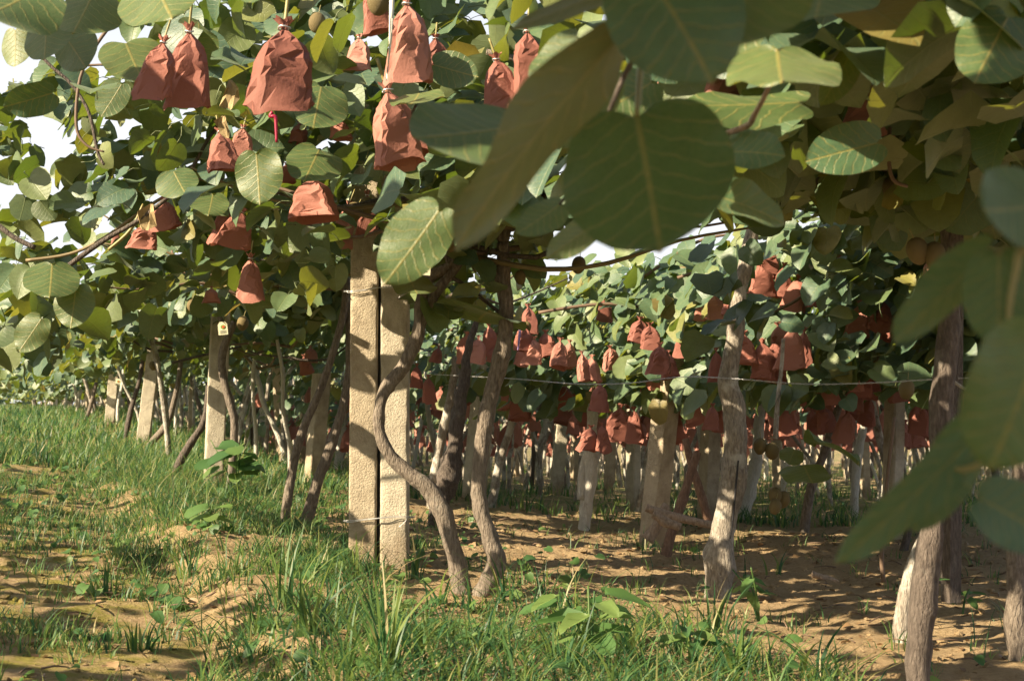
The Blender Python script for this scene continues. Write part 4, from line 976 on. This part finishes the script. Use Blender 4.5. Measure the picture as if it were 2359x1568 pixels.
# ------------------------------------------------------------------ fruit
def fruit_mesh(seed):
    V = []; nA, nL = 14, 10
    for i in range(nL + 1):
        th = math.pi * i / nL
        for k in range(nA):
            an = 2 * math.pi * k / nA; rr = math.sin(th) * .5 * (1 + .05 * noise.noise((math.cos(an), math.sin(an), th + seed))) * (1 + .06 * math.cos(th))
            V.append((rr * math.cos(an) * .96, rr * math.sin(an), .62 * math.cos(th) - .62))
    Fq = [(i * nA + k, (i + 1) * nA + k, (i + 1) * nA + (k + 1) % nA, i * nA + (k + 1) % nA) for i in range(nL) for k in range(nA)]
    return mesh_np('kiwi_fruit', V, np.array(Fq), M['fruit'])
FM = [fruit_mesh(i) for i in range(3)]
FRUITS = [(1062, 508, 40, 5.7, 'front fruit of the trio above the bending vine'), (1082, 520, 36, 5.8, 'right sun-glinting fruit of the trio above the bending vine'), (1046, 540, 36, 5.75, 'left lower fruit of the trio above the bending vine'),
    (1196, 622, 28, 5.9, 'single amber fruit right of the upright vine'), (1336, 590, 34, 6.2, 'dark fruit alone under the large central leaf'), (924, 420, 44, 6.0, 'sun-glinting fruit left of the hanging green leaf'), (902, 400, 42, 6.1, 'upper shaded fruit over the paler post'), (826, 470, 44, 6.0, 'bare fruit between the two slim bags'), (850, 455, 40, 6.2, 'shaded bare fruit right of the slim bags'),
    (876, -30, 56, 3.95, 'big bare fruit beside the white hanging tape'), (2052, 405, 54, 3.8, 'dark fruit under the right canopy, left of a pair'), (2090, 390, 50, 3.9, 'dark fruit under the right canopy, right of a pair'), (2104, 548, 54, 3.9, 'left silhouetted fruit beside the right trunk'), (2152, 556, 50, 3.9, 'right silhouetted fruit beside the right trunk'),
    (1751, 1008, 32, 6.9, 'left fruit of the low hanging pair'), (1777, 1018, 33, 6.9, 'right fruit of the low hanging pair'), (1784, 1122, 32, 6.8, 'upper left fruit of the lowest golden trio'), (1808, 1130, 33, 6.8, 'right fruit of the lowest golden trio'), (1788, 1148, 30, 6.75, 'bottom fruit of the lowest golden trio'),
    (2091, 874, 38, 6.6, 'round fruit hanging on the twisted wire'), (1872, 812, 36, 8.0, 'upper left green fruit beside the dense bag cluster'), (1888, 840, 32, 8.0, 'lower left green fruit beside the dense bag cluster'), (1908, 830, 34, 8.0, 'right green fruit beside the dense bag cluster'), (2010, 815, 32, 8.0, 'pair-left fruit under the wide flat bag'), (2024, 820, 32, 8.1, 'pair-right fruit under the wide flat bag'),
    (685, 668, 30, 7.0, 'left fruit of a dim pair above the slanting vines'), (704, 676, 30, 7.0, 'right fruit of a dim pair above the slanting vines'), (562, 728, 28, 8.5, 'dull fruit above the second left post'), (444, 690, 24, 8, 'pale fruit hanging in the left canopy'), (1212, 740, 22, 9.5, 'dark fruit beside the purple ribbon'), (350, 832, 18, 13.6, 'left fruit on top of the third left post'), (364, 832, 18, 13.6, 'right fruit on top of the third left post'), (1105, 592, 30, 5.95, 'shaded fruit near the forked branch of the upright vine'), (1880, 405, 44, 4.4, 'brown fruit in the gloom above the field'), (735, 30, 40, 4.4, 'fruit half hidden near the top left of the view')]
for x, y, w, d, lb in FRUITS:
    s = w * d / F; o = obj('kiwi_fruit', br.choice(FM), None, P(x, y, d)); o.scale = (s, s, s); o.rotation_euler = (br.gauss(0, .2), br.gauss(0, .2), br.random() * 6)
    tag(o, lb, 'kiwi fruit', 'bare kiwi fruits'); obj('stem', STEM, o)

# ------------------------------------------------------------------ foreground leaves
fgroot = vF
def frame_leaf(base, tip, side, length=None, parent=None, seed=0, flip=False, flat=.6, cols=9, wmul=1.0, name='leaf'):
    """large leaf with its own shape: base and tip points, side = a point on its right margin"""
    yv = tip - base; L = yv.length; y = yv.normalized(); sv = side - base; sv -= y * sv.dot(y); W = sv.length / .53; x = sv.normalized(); z = x.cross(y)
    r = random.Random(seed)
    o2 = np.array([[float(np.interp(t, np.linspace(0, 1, len(OUT)), OUT[:, k])) for k in (0, 1)] for t in np.linspace(0, 1, 19)])
    m2 = np.interp(np.linspace(0, 1, 19), np.linspace(0, 1, len(OUT)), MIDY)
    # smooth the outline
    for _ in range(2): o2[1:-1] = (o2[:-2] + 2 * o2[1:-1] + o2[2:]) / 4
    V, Fq, U = leaf_grid(o2, m2, cols, r, flat, 1.3)
    edge = 1 + .012 * np.sin(np.arange(len(V)) * 2.4)
    VV = [tuple(base + x * (v[0] * W) + y * (v[1] * L) + z * (v[2] * (W + L) / 2 * (-1 if flip else 1))) for v in V]
    f = Fq if not flip else Fq
    me = mesh_np(name, off(VV, parent['base']), f, M['leaf_green'], U)
    return obj(name, me, parent['root'])
LF = [  # base(x,y,d), tip, side, seed, flat
    ((1466, 268, 1.36), (1532, 600, 1.18), (1704, 400, 1.28), 1, .30),
    ((1420, 95, 1.22), (1022, 535, 1.12), (1318, 322, 1.30), 2, .30),
    ((1010, 486, 2.3), (893, 655, 2.22), (1012, 610, 2.26), 3, .35),
    ((1190, 290, 1.75), (955, 330, 1.55), (1080, 395, 1.58), 4, .4),
    ((1790, 118, 1.9), (1800, 225, 1.68), (1925, 130, 1.86), 5, .35),
    ((1735, 55, 1.95), (1570, 205, 1.8), (1690, 150, 1.85), 6, .35),
    ((1900, -60, 1.7), (1880, 55, 1.5), (2030, -10, 1.6), 7, .35),
    ((1490, -60, 1.2), (1640, 150, 1.05), (1420, 110, 1.15), 8, .35),
    ((1760, -70, 1.25), (1640, 130, 1.1), (1840, 60, 1.15), 28, .35),
    ((1440, -40, 1.5), (1185, 78, 1.35), (1300, 60, 1.42), 9, .35),
    ((1840, 235, 2.2), (1520, 260, 2.0), (1690, 290, 2.1), 10, .35),
    ((1675, 350, 2.1), (1800, 345, 1.95), (1740, 392, 2.0), 11, .3),
    ((1400, 170, 1.75), (1280, 345, 1.68), (1395, 290, 1.72), 12, .3),
    ((1500, 190, 2.0), (1400, 260, 1.9), (1510, 255, 1.95), 13, .3),
    ((1330, 90, 1.9), (1225, 200, 1.8), (1330, 160, 1.85), 32, .3),
    ((2410, 470, .95), (2250, 500, .92), (2330, 590, .92), 14, .35),
    ((2275, 580, 1.0), (2060, 785, .96), (2190, 740, 1.0), 15, .35),
    ((2300, 590, .96), (2300, 800, .9), (2390, 680, .93), 16, .3),
    ((2400, 780, .85), (2300, 1075, .80), (2215, 900, .84), 17, .3),
    ((2235, 1015, .98), (1950, 1300, .92), (2068, 1105, .96), 18, .35),
    ((2240, 980, 1.02), (2100, 1220, .96), (2230, 1130, 1.0), 19, .35),
    ((2260, 1150, .95), (2440, 1240, .9), (2330, 1275, .92), 20, .35),
    ((1290, 470, 1.9), (1195, 545, 1.8), (1270, 535, 1.85), 21, .35),
    ((1375, 510, 2.0), (1262, 595, 1.9), (1350, 575, 1.95), 22, .35),
    ((1640, 450, 2.1), (1810, 490, 1.95), (1720, 510, 2.0), 23, .35),
    ((1180, 300, 2.0), (1040, 320, 1.9), (1110, 255, 2.0), 24, .35),
    ((90, -30, 2.6), (-40, 70, 2.4), (90, 80, 2.5), 25, .35),
    ((2020, 330, 2.6), (1860, 370, 2.5), (1930, 290, 2.6), 26, .35),
    ((1960, 120, 2.4), (1895, 250, 2.3), (1960, 200, 2.35), 27, .35),
    ((640, -90, 3.2), (650, 12, 3.0), (760, -50, 3.1), 29, .35),
    ((350, -50, 3.3), (400, 50, 3.1), (480, -20, 3.2), 30, .35),
    ((2130, -40, 2.4), (2200, 90, 2.2), (2270, 10, 2.3), 31, .35),
    ((2320, 40, 2.0), (2240, 200, 1.9), (2360, 170, 1.95), 33, .35),
    ((105, 45, 3.6), (110, 145, 3.5), (165, 90, 3.55), 61, .35), ((215, -15, 3.4), (170, 85, 3.3), (260, 60, 3.35), 62, .35), ((35, 70, 3.8), (38, 155, 3.7), (75, 95, 3.75), 63, .35), ((150, 85, 3.7), (205, 160, 3.6), (225, 95, 3.65), 64, .35), ((120, 215, 3.6), (10, 250, 3.5), (60, 190, 3.5), 65, .35), ((290, 100, 3.9), (330, 200, 3.8), (390, 140, 3.9), 66, .3), ((450, 130, 4.2), (470, 40, 4.1), (400, 90, 4.2), 67, .3),
    ((590, 355, 4.3), (600, 470, 4.2), (650, 395, 4.25), 41, .3), ((735, 345, 4.4), (700, 420, 4.3), (795, 370, 4.4), 42, .3), ((965, 215, 4.0), (945, 255, 3.9), (1030, 205, 4.0), 43, .3),
    ((400, 395, 4.6), (430, 455, 4.5), (455, 395, 4.6), 44, .3), ((280, 195, 4.7), (235, 270, 4.6), (300, 235, 4.7), 45, .3), ((120, 610, 5.0), (115, 690, 4.9), (185, 625, 5.0), 46, .3), ((175, 660, 5.0), (165, 755, 4.9), (220, 690, 5.0), 47, .3), ((95, 735, 4.9), (45, 810, 4.8), (110, 780, 4.9), 48, .3),
    ((490, 450, 4.8), (480, 500, 4.7), (535, 460, 4.8), 49, .3), ((740, 200, 4.3), (720, 300, 4.2), (800, 235, 4.3), 50, .3), ((1000, 150, 4.3), (1100, 180, 4.2), (1050, 120, 4.3), 51, .3), ((1850, 1070, 6.6), (1870, 1115, 6.5), (1915, 1080, 6.6), 52, .3), ((1880, 1020, 6.7), (1980, 1040, 6.6), (1930, 1020, 6.4), 53, .3), ((1830, 1035, 6.7), (1815, 1070, 6.6), (1860, 1040, 6.7), 54, .3),
    ((1105, 735, 5.9), (1130, 700, 5.8), (990, 720, 5.9), 55, .3), ((945, 640, 5.8), (960, 685, 5.7), (1000, 650, 5.8), 56, .3), ((1035, 700, 5.9), (1030, 740, 5.8), (1070, 715, 5.9), 57, .3),
]
for (bx, by, bd), (tx, ty, td), (sx, sy, sdp), sd_, fl in LF:
    owner = vF if bd < 3 else min(VINES, key=lambda r: (r['base'] - P(bx, by, bd)).length)
    b_, s_ = P(bx, by, bd), P(sx, sy, sdp)
    for _ in range(12):                                       # a blade is about as long as it is wide
        t_ = P(tx, ty, td); y_ = (t_ - b_).normalized(); w_ = (s_ - b_) - y_ * (s_ - b_).dot(y_)
        if (t_ - b_).length < 1.0 * w_.length / .53: break
        td = bd + (td - bd) * .8; sdp = bd + (sdp - bd) * .9; s_ = P(sx, sy, sdp)
    frame_leaf(b_, P(tx, ty, td), s_, None, owner, sd_, False, fl * 1.4)
cane([(1520, -60), (1490, 60), (1480, 110), (1466, 268)], [9, 8, 8, 6], [1.5, 1.45, 1.42, 1.36], 'petiole', vF)
cane([(1480, 100), (1440, 170), (1410, 240), (1370, 340), (1290, 470)], [8, 7, 6, 5, 4], [1.55, 1.6, 1.62, 1.7, 1.9], 'dark_bark', vF)
cane([(2480, 520), (2360, 570), (2340, 620), (2325, 700), (2320, 790)], [12, 11, 9, 8, 6], .95, 'petiole', vF)
cane([(2360, 570), (2310, 580), (2270, 580)], [7, 6, 5], .98, 'petiole', vF)
cane([(2400, 980), (2300, 1040), (2240, 1075), (2200, 1080)], [12, 10, 8, 5], .97, 'petiole', vF)
cane([(1790, 118), (1770, 200), (1740, 260), (1720, 290), (1660, 310)], [6, 6, 7, 9, 7], [1.9, 2.0, 2.05, 2.1, 2.1], 'log', vF)

# ------------------------------------------------------------------ small things
def ribbon(name, pts, w, matk, label, cat):
    V = []
    for i, p in enumerate(pts):
        a = i * .5; dv = Vector((math.cos(a), math.sin(a) * .6, 0)) * w
        V += [tuple(p - dv), tuple(p + dv), tuple(p + dv + Vector((0, .0015, 0))), tuple(p - dv + Vector((0, .0015, 0)))]
    Fq = [(i * 4 + k, i * 4 + (k + 1) % 4, (i + 1) * 4 + (k + 1) % 4, (i + 1) * 4 + k) for i in range(len(pts) - 1) for k in range(4)]
    b = pts[0]; return tag(obj(name, mesh_np(name, off(V, b), np.array(Fq), M[matk]), None, b), label, cat)
ribbon('white_tape', [P(905, -60, 3.9), P(902, 20, 3.88), P(899, 90, 3.86), P(894, 150, 3.88), P(890, 186, 3.9)], .007, 'tape', 'white tape hanging down between bags near the top', 'tape')
ribbon('purple_ribbon', [P(1199, 745, 9.3), P(1196, 775, 9.3), P(1193, 806, 9.3)], .009, 'purple', 'pale purple ribbon among the bags right of the upright vine', 'ribbon')
stripmesh('red_string', [P(628, 258, 4.2), P(622, 268, 4.2), P(634, 270, 4.2), P(636, 295, 4.2), P(637, 328, 4.2)], [.005, .006, .006, .005, .004], 'red', 'crimson string dangling below the big torn-hem bag', 'string')
def paper_tag(cx, cy, w, hh, d, label, red=False, tilt=.0):
    c = P(cx, cy, d); W = w * d / F; H = hh * d / F
    root = empty('vine_tag', c, label, 'tag', 'printed tags')
    def plate(name, pts, y, mk):
        n = len(pts); V = [(p[0] * W, y, p[1] * H) for p in pts] + [(p[0] * W, y + .0012, p[1] * H) for p in pts]
        ca, sa = math.cos(tilt), math.sin(tilt); V = [(v[0] * ca - v[2] * sa, v[1], v[0] * sa + v[2] * ca) for v in V]
        me = bpy.data.meshes.new(name); me.from_pydata(V, [], [tuple(range(n)), tuple(range(2 * n - 1, n - 1, -1))] + [(k, n + k, n + (k + 1) % n, (k + 1) % n) for k in range(n)]); me.materials.append(M[mk])
        return obj(name, me, root)
    plate('card', [(-.5, -.5), (.5, -.5), (.5, .28), (.28, .5), (-.28, .5), (-.5, .28)], 0, 'tagw')
    el = lambda cx, cz, rx, rz: [(cx + rx * math.cos(t), cz + rz * math.sin(t)) for t in np.linspace(0, 2 * math.pi, 14, endpoint=False)]
    if not red:
        plate('fruit_picture', el(.05, .10, .27, .17), -.002, 'taggreen'); plate('fruit_core', el(.08, .10, .15, .08), -.004, 'tagred')
    else: plate('emblem', el(.05, .18, .22, .18), -.002, 'tagred')
    for q in range(3): plate('print_line', [(-.32, -.20 - q * .09), (.34, -.20 - q * .09), (.34, -.17 - q * .09), (-.32, -.17 - q * .09)], -.002, 'ink' if not red else 'tagred')
paper_tag(968, 602, 50, 62, 5.6, 'pale tag with a cut-kiwi picture beside the paler twin post', False, -.08)
paper_tag(513, 756, 22, 30, 9.6, 'small tag with a cut-kiwi picture on the second left post', False, .1)
paper_tag(272, 880, 12, 16, 17.6, 'tiny white tag on the fourth left post', False, 0)
paper_tag(2176, 1148, 30, 56, 5.9, 'white tag with a red round emblem on the dark right post', True, .15)
def dry_leaf(pxs, w, d, label):
    pts = [P(x, y, d) for x, y in pxs]; V = []; r = random.Random(int(pxs[0][0]))
    for i, p in enumerate(pts):
        k = math.sin(math.pi * (i + .3) / (len(pts) - .3)) * w * d / F
        for t in (-1, -.5, 0, .5, 1):
            V.append(tuple(p + Vector((t * k * .8 + r.gauss(0, .1) * k, (abs(t) ** 2) * k * .9 * (-1) ** i * .5 - .3 * k * abs(t), r.gauss(0, .1) * k))))
    Fq = [(i * 5 + c, i * 5 + c + 1, (i + 1) * 5 + c + 1, (i + 1) * 5 + c) for i in range(len(pts) - 1) for c in range(4)]
    b = pts[0]; tag(obj('dry_leaf', mesh_np('dry_leaf', off(V, b), np.array(Fq), M['dry'], smooth=False), None, b), label, 'leaf', 'curled dry leaves')
dry_leaf([(530, 185), (536, 205), (530, 225), (522, 250), (520, 262)], 24, 4.2, 'curled dry leaf left of the big torn-hem bag')
dry_leaf([(515, 268), (508, 282), (516, 300), (522, 318)], 20, 4.4, 'smaller curled dry leaf above the open hollow bag')
dry_leaf([(348, 470), (342, 490), (338, 515), (336, 530)], 26, 5.4, 'brown leaf stuck to the dusky left bag')

# ------------------------------------------------------------------ grass
def blades(specs, matk, name, label, segs=3):
    """specs: array rows x,y,z,height,width,heading,lean"""
    S = np.asarray(specs); n = len(S); k = segs + 1
    t = np.linspace(0, 1, k)[None, :]
    hgt = S[:, 3:4]; lean = S[:, 6:7]; head = S[:, 5:6]
    r = hgt * lean * t ** 2.0; zz = hgt * t * (1 - .28 * lean * t)
    px_ = S[:, 0:1] + np.cos(head) * r; py_ = S[:, 1:2] + np.sin(head) * r; pz_ = S[:, 2:3] + zz - .01
    w = S[:, 4:5] * (1 - t ** 1.7) * .5 + .0004
    wx = -np.sin(head + S[:, 7:8]) * w; wy = np.cos(head + S[:, 7:8]) * w
    V = np.zeros((n, k, 2, 3)); V[:, :, 0] = np.stack([px_ - wx, py_ - wy, pz_], 2); V[:, :, 1] = np.stack([px_ + wx, py_ + wy, pz_], 2)
    b = (np.arange(n) * k * 2)[:, None]; q = np.arange(segs)[None, :] * 2
    Fq = np.stack([b + q, b + q + 1, b + q + 3, b + q + 2], 2).reshape(-1, 4)
    o = obj(name, mesh_np(name, V.reshape(-1, 3), Fq, M[matk])); return tag(o, label, 'grass' if 'grass' in name else 'litter', None, 'stuff')
gr = random.Random(99)
def clump(specs, X, Y, nbl, hmin, hmax, spread, wid, lean=(.2, 1.0)):
    z = gz(X, Y)
    for _ in range(nbl):
        a = gr.uniform(0, 6.28); rr = spread * gr.random() ** .7
        specs.append((X + rr * math.cos(a), Y + rr * math.sin(a), z, gr.uniform(hmin, hmax), gr.uniform(.6, 1.3) * wid, a + gr.gauss(0, .7), gr.uniform(*lean), gr.gauss(0, .5)))
bank, path, floor, farg, straw = [], [], [], [], []
def nz(X, Y, s, o): return noise.noise((X * s, Y * s, o))
def vis(X, Y):
    x, y = proj(X, Y, g0(X, Y)); return -150 < x < 2500 and y < 1720
for _ in range(5200):
    Y = gr.uniform(4.0, 13); u = gr.gauss(1.35, .48); X = u - SL * Y
    if u < .55 or u > 2.6 or not vis(X, Y) or 1.3 * nz(X, Y, 1.9, 4) + .05 * (Y - 7) < gr.uniform(-.25, .35): continue
    clump(bank, X, Y, gr.randint(4, 10), .03, .15 if gr.random() < .85 else .28, .06, .0055, (.2, 1.5))
for _ in range(5600):
    Y = gr.uniform(3.2, 13); u = gr.uniform(-.4, 1.0); X = u - SL * Y
    if not vis(X, Y) or nz(X, Y, 1.6, 7) + .06 * (Y - 6) < gr.uniform(-.15, .5): continue
    clump(path, X, Y, gr.randint(3, 8), .03, .085 if gr.random() < .85 else .16, .05, .005)
for _ in range(1700):      # front edge, lower right of the view
    Y = gr.uniform(3.7, 5.6); X = gr.uniform(-.9, 1.15)
    if nz(X, Y, 1.5, 12) + (5.2 - Y) * .35 < gr.uniform(-.3, .55) or not vis(X, Y) or X > .9 and gr.random() < .6: continue
    clump(bank, X, Y, gr.randint(3, 8), .03, .14 if gr.random() < .85 else .26, .06, .0065, (.3, 1.6))
for _ in range(1800):
    Y = gr.uniform(4.6, 16); u = gr.uniform(2.0, .66 * Y + 1.5); X = u - SL * Y
    if not vis(X, Y) or nz(X, Y, .8, 15) + .035 * (Y - 9) < gr.uniform(-.3, .55): continue
    clump(floor, X, Y, gr.randint(3, 8), .03, .11 if gr.random() < .85 else .2, .05, .005)
for _ in range(5200):
    Y = 11 + 27 * gr.random() ** 1.4; u = gr.uniform(-.6, 2.6) if gr.random() < .55 else gr.uniform(2.6, .68 * Y + 1); X = u - SL * Y
    if not vis(X, Y): continue
    if u > 2.6 and nz(X, Y, .5, 18) < gr.uniform(-.35, .2): continue
    clump(farg, X, Y, gr.randint(5, 9), .05, .20, .10, .013)
for _ in range(1500):
    Y = gr.uniform(3.8, 9); X = gr.uniform(-.6, 2.4)
    if not vis(X, Y): continue
    a = gr.uniform(0, 6.28); straw.append((X, Y, gz(X, Y) + .012, .012, .003, a, gr.uniform(3, 9), 0))
blades(bank, 'grass', 'grass', 'lush green grass on the bank around the twin posts', 4)
blades(path, 'grass', 'grass', 'sparse short grass sprouting on the left path')
blades(floor, 'grass', 'grass', 'scattered grass on the bare orchard floor')
blades(farg, 'grass', 'grass', 'green ground cover between the far rows', 2)
blades(straw, 'straw', 'straw_litter', 'dry straw bits scattered over the sandy soil', 2)
WL = []
for k in range(2600):      # small broad-leaved ground weeds
    Y = gr.uniform(3.9, 11); u = gr.gauss(1.4, .8); X = u - SL * Y
    if not vis(X, Y) or nz(X, Y, 2.2, 31) < gr.uniform(-.2, .4): continue
    WL.append((Vector((X, Y, gz(X, Y) + gr.uniform(.005, .06))), rand_basis((gr.gauss(-.2, .4), gr.gauss(-.2, .4), 1), gr, .1), gr.uniform(.018, .055)))
v, f, u = merged_leaves(WL, Vector((0, 0, 0)), LOWV)
tag(obj('ground_weeds', mesh_np('ground_weeds', v, f, M['weed'], u)), 'low broad-leaved weeds mixed into the bank grass', 'weeds', None, 'stuff')
TW = []
for k in range(420):
    Y = gr.uniform(3.6, 10); X = gr.uniform(-1.8, 2.6)
    if not vis(X, Y): continue
    a = gr.uniform(0, 6.28); L = gr.uniform(.03, .14); p = Vector((X, Y, gz(X, Y) + .008)); q = p + Vector((math.cos(a) * L, math.sin(a) * L, gr.uniform(0, .02)))
    TW.append(tube([p, p.lerp(q, .5) + Vector((gr.gauss(0, .008), gr.gauss(0, .008), .006)), q], [.0035, .003, .002], 4, 1))
V, Fc = join(TW); tag(obj('twigs', mesh_np('twigs', V, Fc, M['cane_brown'])), 'dry twigs scattered over the soil', 'twigs', None, 'stuff')
# distinct tall grass tufts in front
def tuft(px, py, n, hmax, wid, label, lean=(.15, .8)):
    d = h(px, py); p = P(px, py, d); b = Vector((p.x, p.y, gz(p.x, p.y))); S = []
    clump(S, b.x, b.y, n, hmax * .45, hmax, .05, wid, lean)
    o = blades(S, 'grass', 'grass_tuft', label, 6); del o['kind']
    me = o.data; co = np.zeros(len(me.vertices) * 3, np.float32); me.vertices.foreach_get('co', co); co = co.reshape(-1, 3) - np.array(b, np.float32); me.vertices.foreach_set('co', co.ravel())
    o.location = b; tag(o, label, 'grass tuft', 'tall grass tufts')
tuft(655, 1400, 26, .34, .010, 'tall dark grass tuft on the path left of the soil bank')
tuft(720, 1475, 20, .30, .012, 'broad grass tuft at the eroded soil bank')
tuft(885, 1560, 34, .36, .013, 'big dark grass tuft in front of the twin posts')
tuft(975, 1545, 16, .30, .014, 'arching grass tuft right of the big dark one', (.5, 1.1))
tuft(1010, 1400, 12, .26, .012, 'grass tuft leaning over the bending vine foot', (.5, 1.2))
tuft(1690, 1560, 26, .26, .013, 'pale grass tuft in front of the weathered post')
tuft(1640, 1480, 16, .24, .011, 'thin grass tuft just below the weathered post')
tuft(1880, 1565, 18, .28, .012, 'drooping grass tuft between weathered post and right trunk', (.5, 1.2))
tuft(1780, 1330, 10, .18, .010, 'small grass tuft right of the weathered post')
tuft(1300, 1545, 20, .26, .012, 'grass tuft beside the broad-leaved weed')
tuft(240, 1380, 14, .20, .010, 'small dark grass tuft out on the path')
tuft(320, 1500, 16, .15, .010, 'bright grass tuft at the lower left of the path')
tuft(430, 1330, 18, .22, .010, 'slender grass tuft halfway up the path edge')
tuft(820, 1330, 16, .22, .010, 'grass tuft at the foot of the browner post')
tuft(950, 1340, 16, .22, .010, 'grass tuft at the foot of the paler post')
tuft(1170, 1400, 14, .24, .010, 'grass tuft right of the upright vine foot')
tuft(1440, 1500, 14, .22, .012, 'grass tuft right of the broad-leaved weed')

# broad-leaved weeds
def weed(px, py, d, hgt, nl, size, label, lance=False, seed=0):
    r = random.Random(seed)
    p = P(px, py, d); b = Vector((p.x, p.y, gz(p.x, p.y))); root = empty('weed', b, label, 'weed', 'broad-leaved weeds')
    st = []
    lean = Vector((r.uniform(-.1, .1), r.uniform(-.1, .1), 1))
    for s in range(3 if nl > 8 else 1):
        q = Vector((r.gauss(0, .35), r.gauss(0, .35), 0)) * hgt; pts = [Vector((0, 0, -.03)), q * .4 + Vector((0, 0, hgt * .5)), q + Vector((0, 0, hgt * r.uniform(.8, 1.05)))]
        V, Fc = tube(pts, [.005, .004, .003], 6, 4); obj('stem', mesh_np('stem', V, Fc, M['weed']), root); st.append(pts)
    for i in range(nl):
        pts = st[i % len(st)]; f = .35 + .65 * (i // len(st) + 1) / (nl // len(st) + 1); q = pts[1].lerp(pts[2], max(0, f * 2 - 1)) if f > .5 else pts[0].lerp(pts[1], f * 2)
        a = i * 2.4 + r.uniform(-.4, .4); y = Vector((math.cos(a), math.sin(a), r.uniform(-.5, .2))).normalized(); z = Vector((-.2, -.3, 1)) ; x = y.cross(z).normalized(); z = x.cross(y)
        s = size * r.uniform(.7, 1.15)
        v, fq, u = leaf_grid(OUTL, MIDL, 5, r, .7); v = v.copy()
        if lance: v[:, 0] *= .48; v[:, 1] = np.maximum(v[:, 1], 0)
        m3 = np.array(Matrix((x, y, z)).transposed()) * s; vv = v @ m3.T + np.array(q + y * size * .25)
        obj('leaf', mesh_np('leaf', vv, fq, M['weed'], u), root)
weed(545, 1135, 9.4, .36, 16, .14, 'leafy weed with round leaves beside the second left post', seed=1)
weed(480, 1235, h(480, 1235), .13, 5, .10, 'small round-leaved weed on the grassy bank', seed=2)
weed(1360, 1535, h(1360, 1535), .24, 14, .13, 'bushy weed with pointed leaves in the foreground grass', True, 3)
weed(1600, 1545, h(1600, 1545), .16, 8, .09, 'low weed between foreground grass and weathered post', True, 4)
weed(2090, 1450, h(2090, 1450), .22, 10, .06, 'slender weed left of the blurred right trunk', True, 5)
weed(1750, 1440, h(1750, 1440), .22, 9, .09, 'upright weed on the sandy floor right of the weathered post', True, 6)
weed(400, 1415, h(400, 1415), .07, 4, .06, 'tiny two-leaved seedling on the path', False, 7)
weed(2215, 1420, h(2215, 1420), .12, 7, .07, 'low weed right of the blurred right trunk', True, 8)

# clods, stones, leaf litter
def clods(n, name, matk, label, where, smin, smax):
    t = (1 + 5 ** .5) / 2
    ico = np.array([(-1, t, 0), (1, t, 0), (-1, -t, 0), (1, -t, 0), (0, -1, t), (0, 1, t), (0, -1, -t), (0, 1, -t), (t, 0, -1), (t, 0, 1), (-t, 0, -1), (-t, 0, 1)]) / 1.9
    fi = np.array([(0, 11, 5), (0, 5, 1), (0, 1, 7), (0, 7, 10), (0, 10, 11), (1, 5, 9), (5, 11, 4), (11, 10, 2), (10, 7, 6), (7, 1, 8), (3, 9, 4), (3, 4, 2), (3, 2, 6), (3, 6, 8), (3, 8, 9), (4, 9, 5), (2, 4, 11), (6, 2, 10), (8, 6, 7), (9, 8, 1)])
    V, Fs = [], []; k = 0
    while k < n:
        X, Y = where()
        if not vis(X, Y): continue
        s = smin + (smax - smin) * rng.random() ** 3
        v = ico * (1 + .3 * rng.standard_normal((12, 1))) * np.array([1, 1, .7]) * s + np.array([X, Y, gz(X, Y) + s * .15])
        V.append(v); Fs.append(fi + 12 * k); k += 1
    tag(obj(name, mesh_np(name, np.concatenate(V), np.concatenate(Fs), M[matk], smooth=False)), label, 'soil', None, 'stuff')
clods(900, 'soil_clods', 'soil', 'crumbly soil clods on the mossy path and bank', lambda: (lambda Y: (gr.uniform(-.4, 1.2) - SL * Y, Y))(gr.uniform(3.3, 9)), .003, .020)
clods(1800, 'soil_clods', 'soil', 'small soil crumbs on the sandy orchard floor', lambda: (gr.uniform(-.6, 3), gr.uniform(4, 10)), .003, .022)
LV = []
for k in range(1300):
    Y = 3.6 + 9 * lrn.random(); X = lrn.uniform(-1.6, .33 * Y + .3)
    if not vis(X, Y): continue
    LV.append((Vector((X, Y, gz(X, Y) + .008)), rand_basis((lrn.gauss(0, .3), lrn.gauss(0, .3), 1), lrn, 0), lrn.uniform(.012, .042)))
v, f, u = merged_leaves(LV, Vector((0, 0, 0)), XLOWV)
tag(obj('leaf_litter', mesh_np('leaf_litter', v, f, M['litter'], u)), 'brown leaf litter under the vines', 'litter', None, 'stuff')
